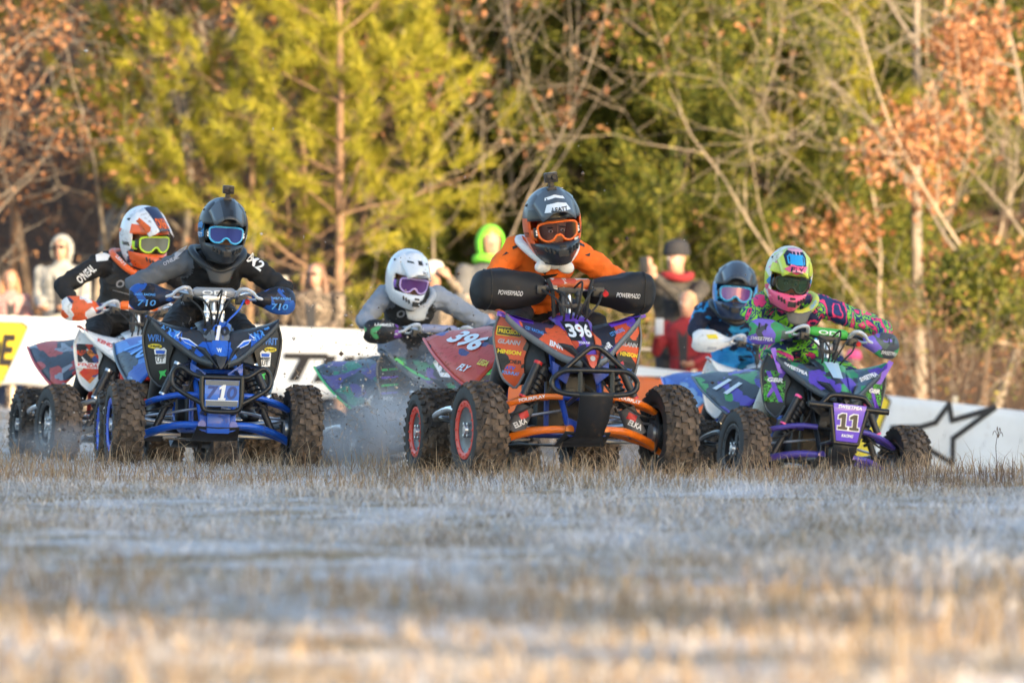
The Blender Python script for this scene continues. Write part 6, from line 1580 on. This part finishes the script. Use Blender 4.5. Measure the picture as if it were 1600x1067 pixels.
def onlooker(px, top, Yo, c):
    Y = Yo; x = (px - 800) / FPX * Y
    g = gz(x, Y) - .01; H = (533.5 - top) / FPX * Y - g
    k = H / 1.74
    p = empty("person", (x, Y, g)); p.scale = (k, k, k); p.rotation_euler = (0, 0, 0)
    tag(p, c['label'], "onlooker", "onlookers behind the banners")
    t = R(c.get('turn', 0)); M = Matrix.Rotation(t, 3, 'Z'); m = lambda x_, y_, z_: tuple(M @ Vector((x_, y_, z_)))
    w = c.get('wide', 1.0)
    hd = Vector(m(0, -.02, 1.60))
    mats = [c['coat'], c['legs'], SKIN, BOOT_K]; cls = dict(coat=0, leg=1, head=2, boot=3)
    ch = [('leg', [(m(0, 0, .92), (.155 * w, .12, .11))]), ('coat', [(m(0, 0, .95), (.165 * w, .125, .11)), (m(0, .01, 1.10), (.16 * w, .12, .12)), (m(0, 0, 1.28), (.185 * w, .13, .12)), (m(0, 0, 1.38), (.18 * w, .10, .08))]),
          ('coat', [(m(0, 0, 1.40), (.12, .08, .06)), (m(0, 0, 1.46), .07)]), ('head', [(m(0, 0, 1.45), .055), (m(0, -.01, 1.53), .06)]), ('head', [(hd + Vector((0, 0, .02)), (.078, .092, .10)), (hd + M @ Vector((0, -.02, -.06)), (.062, .07, .06))]),
          ('head', [(hd + M @ Vector((0, -.10, -.015)), (.013, .016, .02))])]
    for s in (-1, 1):
        ch.append(('leg', [(m(s * .09, 0, .90), .095), (m(s * .10, -.01, .50), .068), (m(s * .10, .02, .12), .05)])); ch.append(('boot', [(m(s * .10, .02, .07), .05), (m(s * .11, -.12, .045), .04)]))
        el, wr = c.get('arms', {}).get(s, ((s * .235, .0, 1.12), (s * .13, -.22, 1.04)))
        ch.append(('coat', [(m(s * .19 * w, 0, 1.38), .070), (m(*el), .056), (Vector(m(*el)).lerp(Vector(m(*wr)), .93), .042)]))
    B = fused("body", ch, .016, mats, cls, p, .012, 11, int(px) % 17)
    bv = bvh_of(B)
    sticker([(-.035, -.26), (.03, -.26), (.05, .12), (0, .05), (-.055, .12)], bv, m(0, -.2, 1.24), m(1, 0, 0), FZ, c.get('shirt', DKCL), B, .006, 5, 'shirt_front')
    for s in (-1, 1):
        sticker(rect(.10, .012), bv, m(s * .10, -.2, 1.09), m(1, 0, 0), FZ, DKCL, B, .006, 3, 'pocket_seam')
        el, wr = c.get('arms', {}).get(s, ((s * .235, .0, 1.12), (s * .13, -.22, 1.04)))
        f = (Vector(m(*wr)) - Vector(m(*el))).normalized(); toward = (hd - Vector(m(*wr))).normalized()
        toward = (toward - f * toward.dot(f)).normalized()
        hand("hand", Vector(m(*wr)), Vector(m(*wr)) + f * .065, f, toward, SKIN, p, .55, 1.05, s)
        eo = MB().ell(hd + M @ Vector((s * .030, -.086, .012)), (.012, .007, .007), nu=8, nv=6); eo.ell(hd + M @ Vector((s * .030, -.091, .012)), (.006, .004, .006), nu=8, nv=6, mi=1); eo.build("eye", [EYE_W, EYE_D], B)
    MB().ell(hd + M @ Vector((0, -.083, -.062)), (.024, .008, .006), M, 10, 6).build("mouth", plain("lips", (.42, .14, .12), .5), B)
    if c.get('hair'):
        hm, long = c['hair']
        hc = [('g', [(hd + M @ Vector((0, .03, .045)), (.092, .095, .085)), (hd + M @ Vector((0, .055, -.02)), (.088, .07, .09))])]
        if long:
            for s in (-1, 1): hc.append(('g', [(hd + M @ Vector((s * .07, .03, .02)), .035), (hd + M @ Vector((s * .095, .03, -.12)), .038), (hd + M @ Vector((s * .10, .01, -.27)), .028)]))
            hc.append(('g', [(hd + M @ Vector((0, .08, -.05)), (.09, .04, .08)), (hd + M @ Vector((0, .10, -.22)), (.10, .035, .08))]))
        fused("hair", hc, .013, [hm], {'g': 0}, p, .02, 30, 3)
    if c.get('glasses'):
        gl = MB()
        for s in (-1, 1): gl.ell(hd + M @ Vector((s * .033, -.098, .012)), (.028, .008, .02), M, 12, 8); gl.tube([hd + M @ Vector((s * .06, -.09, .015)), hd + M @ Vector((s * .082, 0, .015))], .004, 6)
        gl.box(hd + M @ Vector((0, -.102, .018)), (.02, .005, .006), M); gl.build("sunglasses", plain("dark_glasses", (.02, .015, .015), .15), p)
    if c.get('hood'): shell_hood(hd + Vector((0, 0, .0)), (.112, .122, .138), c['hood'], p, t)
    if c.get('hat'):
        ht = MB(); ht.grid([[hd + M @ Vector((rr_ * math.cos(a), rr_ * 1.1 * math.sin(a) + .012, zz)) for a in [2 * math.pi * i / 20 for i in range(20)]] for rr_, zz in ((.098, .035), (.103, .05), (.103, .07), (.098, .075), (.096, .11), (.075, .145), (.03, .16), (.002, .162))], 0, True); ht.build("knit_hat", c['hat'], p)
    if c.get('scarf'):
        MB().tube([Vector(m(.11 * math.cos(a), .09 * math.sin(a) - .01, 1.475 + .012 * math.sin(2 * a))) for a in [2 * math.pi * i / 14 for i in range(14)]], .032, 8, 2, True).build("scarf", c['scarf'], p)
    return p
def held(name, p, loc, size, mat, label, cat, rot=0):
    """a thing held in an onlooker's hand"""
    w = Matrix.LocRotScale(p.location, p.rotation_euler, p.scale) @ Vector(loc)
    o = MB().box((0, 0, 0), size).build(name, mat, None, bevel=.006); o.location = w; o.rotation_euler = (0, 0, rot)
    return tag(o, label, cat)
BLONDE, BROWN = plain("strawberry_hair", (.40, .19, .09), .6, 0, 0, .4, 0, .3), plain("brown_hair", (.16, .085, .05), .6, 0, 0, .4, 0, .3)
CREAM, TAN, BEIGE = blotch("cream_fleece", [(0, (.22, .215, .20)), (.45, (.31, .30, .28)), (.58, (.26, .25, .235))], 6), blotch("tan_pattern_jacket", [(0, (.035, .028, .02)), (.42, (.17, .125, .09)), (.50, (.075, .055, .04)), (.57, (.24, .19, .145))], 10), blotch("beige_pattern_coat", [(0, (.06, .045, .03)), (.40, (.21, .165, .125)), (.52, (.11, .085, .06)), (.6, (.25, .20, .16))], 9)
JEANS, DKCL = cloth("blue_jeans", (.05, .075, .14)), cloth("dark_trousers", (.03, .03, .035))
CAMOJ = blotch("dark_camo_jacket", [(0, (.03, .027, .022)), (.45, (.065, .055, .045)), (.55, (.04, .035, .03)), (.62, (.10, .085, .07))], 14)
onlooker(16, 420, 81.9, dict(label="girl with long reddish hair at the photo's left edge", coat=blotch("pink_check_top", [(0, (.32, .22, .20)), (.5, (.38, .10, .10)), (.58, (.40, .34, .32))], 20), legs=JEANS, hair=(BLONDE, True), turn=8))
onlooker(97, 365, 81.7, dict(label="onlooker in a cream hoodie with the hood up and sunglasses", coat=CREAM, legs=JEANS, hood=CREAM, glasses=True, turn=-14, wide=1.12))
w3 = onlooker(494, 408, 80.5, dict(label="brown-haired woman in sunglasses and tan jacket raising a hand", coat=TAN, legs=DKCL, hair=(BROWN, True), glasses=True, turn=-22, wide=1.3, arms={-1: ((-.31, -.10, 1.18), (-.24, -.22, 1.42))}))
held("phone", w3, (-.305, -.16, 1.52), (.075, .012, .15), BLACK, "phone held up by the woman in the tan jacket", "phone", .3)
onlooker(677, 410, 79.9, dict(label="onlooker in a beige coat shading the eyes beside the white helmet", coat=BEIGE, legs=DKCL, hat=cloth("cream_knit", (.66, .60, .52)), turn=10, wide=1.1, arms={1: ((.33, -.10, 1.36), (.12, -.16, 1.60))}))
onlooker(766, 350, 79.9, dict(label="onlooker in a bright green hood and grey jacket", coat=cloth("grey_jacket", (.10, .10, .105)), legs=JEANS, hood=cloth("green_hood", (.17, .58, .035), .8, .05), scarf=cloth("green_hood", (.28, .80, .05)), turn=12, wide=1.05))
w6 = onlooker(1058, 378, 79.0, dict(label="onlooker in a black knit hat and red scarf filming with a phone", coat=CAMOJ, legs=DKCL, hat=cloth("black_knit", (.02, .02, .025)), scarf=cloth("red_scarf", (.24, .015, .02)), turn=-25, wide=1.08, arms={-1: ((-.26, -.16, 1.28), (-.13, -.34, 1.50)), 1: ((.20, -.22, 1.24), (-.02, -.36, 1.47))}))
held("phone", w6, (-.26, -.33, 1.56), (.075, .012, .15), BLACK, "phone in the hands of the black-hatted onlooker", "phone", -.2)
w7 = onlooker(1074, 452, 78.3, dict(label="fair-haired child in a red jacket below the black-hatted onlooker", coat=cloth("red_jacket", (.22, .012, .018)), legs=cloth("orange_red_trousers", (.30, .04, .02)), hair=(plain("fair_hair", (.50, .32, .18), .6, 0, 0, .3), False), turn=-20, wide=1.1, arms={-1: ((-.27, -.12, 1.15), (-.20, -.30, 1.30))}))
held("phone", w7, (-.27, -.33, 1.385), (.075, .012, .15), PS, "pale phone held up by the child in red", "phone", -.2)
onlooker(1334, 548, 77.7, dict(label="small child in a pink hat behind the neon quad's fender", coat=cloth("pink_coat", (.80, .10, .26)), legs=DKCL, hat=cloth("pink_coat", (.80, .10, .26)), turn=5))
onlooker(1303, 536, 77.8, dict(label="small child in a cream hood next to the pink hat", coat=CREAM, legs=DKCL, hood=CREAM, turn=-10))

# ------------------------------------------------------------------ flying dirt
def dust_material(name, dens, c=(.93, .93, .96), scale=2.2, lo=.42):
    m = bpy.data.materials.new(name); nt, bs = nodes_of(m); nt.nodes.remove(bs)
    v = nt.nodes.new("ShaderNodeVolumePrincipled"); v.inputs["Color"].default_value = (*c, 1); v.inputs["Anisotropy"].default_value = .2
    g = nt.nodes.new("ShaderNodeTexCoord")
    n = noise_tex(nt, g.outputs["Object"], scale, 4, .6)
    ln = nt.nodes.new("ShaderNodeVectorMath"); ln.operation = 'LENGTH'
    mp = nt.nodes.new("ShaderNodeMapping"); mp.inputs["Location"].default_value = (-1, -1, -1); mp.inputs["Scale"].default_value = (2, 2, 2)
    link(nt, g.outputs["Generated"], mp.inputs[0]); link(nt, mp.outputs[0], ln.inputs[0])
    fall = ramp(nt, [(.35, (1, 1, 1)), (.95, (0, 0, 0))], ln.outputs["Value"])
    nr = ramp(nt, [(lo, (0, 0, 0)), (lo + .25, (1, 1, 1))], n)
    a = nt.nodes.new("ShaderNodeMath"); a.operation = 'MULTIPLY'; link(nt, fall.outputs[0], a.inputs[0]); link(nt, nr.outputs[0], a.inputs[1])
    b = nt.nodes.new("ShaderNodeMath"); b.operation = 'MULTIPLY'; link(nt, a.outputs[0], b.inputs[0]); b.inputs[1].default_value = dens
    link(nt, b.outputs[0], v.inputs["Density"]); link(nt, v.outputs[0], nt.nodes["Material Output"].inputs["Volume"])
    return m
def dust(px, py, Y, r, dens, label, seed):
    o = MB().ell((0, 0, 0), r, None, 20, 12).build("dust_cloud", dust_material("dust%d" % seed, dens), None)
    o.location = at(px, py, Y); return tag(o, label, "dust", kind="stuff")
dust(585, 672, 52.0, (.50, .9, .32), 3.4, "pale dirt cloud thrown up beside the dusty quad", 1)
dust(640, 610, 53.2, (.45, .5, .36), 1.5, "thin dirt haze in front of the dusty quad", 2)
dust(95, 690, 52.6, (.45, .5, .16), 1.8, "low dust around the leftmost quad's front wheel", 3)
def clods(name, n, cen, spread, size, mat, seed, label):
    rg = np.random.default_rng(seed)
    iv = np.array([[1, 0, 0], [-1, 0, 0], [0, 1, 0], [0, -1, 0], [0, 0, 1], [0, 0, -1]], float); if_ = np.array([[0, 2, 4], [2, 1, 4], [1, 3, 4], [3, 0, 4], [2, 0, 5], [1, 2, 5], [3, 1, 5], [0, 3, 5]])
    C = rg.normal(0, 1, (n, 3)) * np.array(spread) + np.array(cen)
    g = ground_z(C[:, 0], C[:, 1]); C[:, 2] = np.maximum(C[:, 2], g + .01)
    s = rg.gamma(1.4, size, (n, 1, 1)) + .0008
    st = rg.uniform(.4, 1.6, (n, 1, 3))
    V = (iv[None] * s * st + C[:, None, :]).reshape(-1, 3); F = (if_[None] + (np.arange(n) * 6)[:, None, None]).reshape(-1, 3)
    o = np_mesh(name, V, F, mat); return tag(o, label, "dirt", kind="stuff")
CLOD = islands("soil_bits", [(0, (.05, .03, .02)), (.45, (.16, .11, .08)), (.7, (.4, .35, .3)), (1, (.7, .68, .66))], .9, 0)
a_ = at(590, 640, 52.0); clods("flying_dirt", 1300, a_, (.30, .35, .22), .0016, CLOD, 5, "brown dirt specks flying beside the dusty quad")
a_ = at(660, 590, 52.8); clods("flying_dirt", 700, a_, (.30, .35, .22), .0015, CLOD, 6, "dirt specks flying in front of the dusty quad's fenders")
a_ = at(540, 470, 52.0); clods("flying_dirt", 160, a_, (.45, .4, .30), .0022, CLOD, 7, "sparse dirt specks in the air above the lettered banner")
a_ = at(90, 670, 52.4); clods("flying_dirt", 500, a_, (.35, .3, .10), .0015, CLOD, 8, "dirt specks low around the leftmost quad")
a_ = at(900, 400, 48.0); clods("flying_dirt", 130, a_, (.9, 2.5, .45), .0016, CLOD, 9, "sparse dirt specks in the air around the orange rider")
rg = np.random.default_rng(12); n = 420
bx_ = np.array(at(600, 650, 51.6)); C = rg.normal(0, 1, (n, 3)) * np.array([.34, .3, .20]) + bx_; C[:, 2] = np.maximum(C[:, 2], ground_z(C[:, 0], C[:, 1]) + .02)
d = norm_rows(rg.normal(0, 1, (n, 3))); u = norm_rows(np.cross(d, rg.normal(0, 1, (n, 3)))); l = rg.uniform(.015, .06, (n, 1))
V = np.stack([C - u * .0016, C + u * .0016, C + d * l + u * .001, C + d * l - u * .001], 1).reshape(-1, 3); i = np.arange(n) * 4
tag(np_mesh("flying_straw", V, np.stack([i, i + 1, i + 2, i + 3], 1), STRAW_WARM), "torn straw bits flying in the dirt cloud", "straw", kind="stuff")
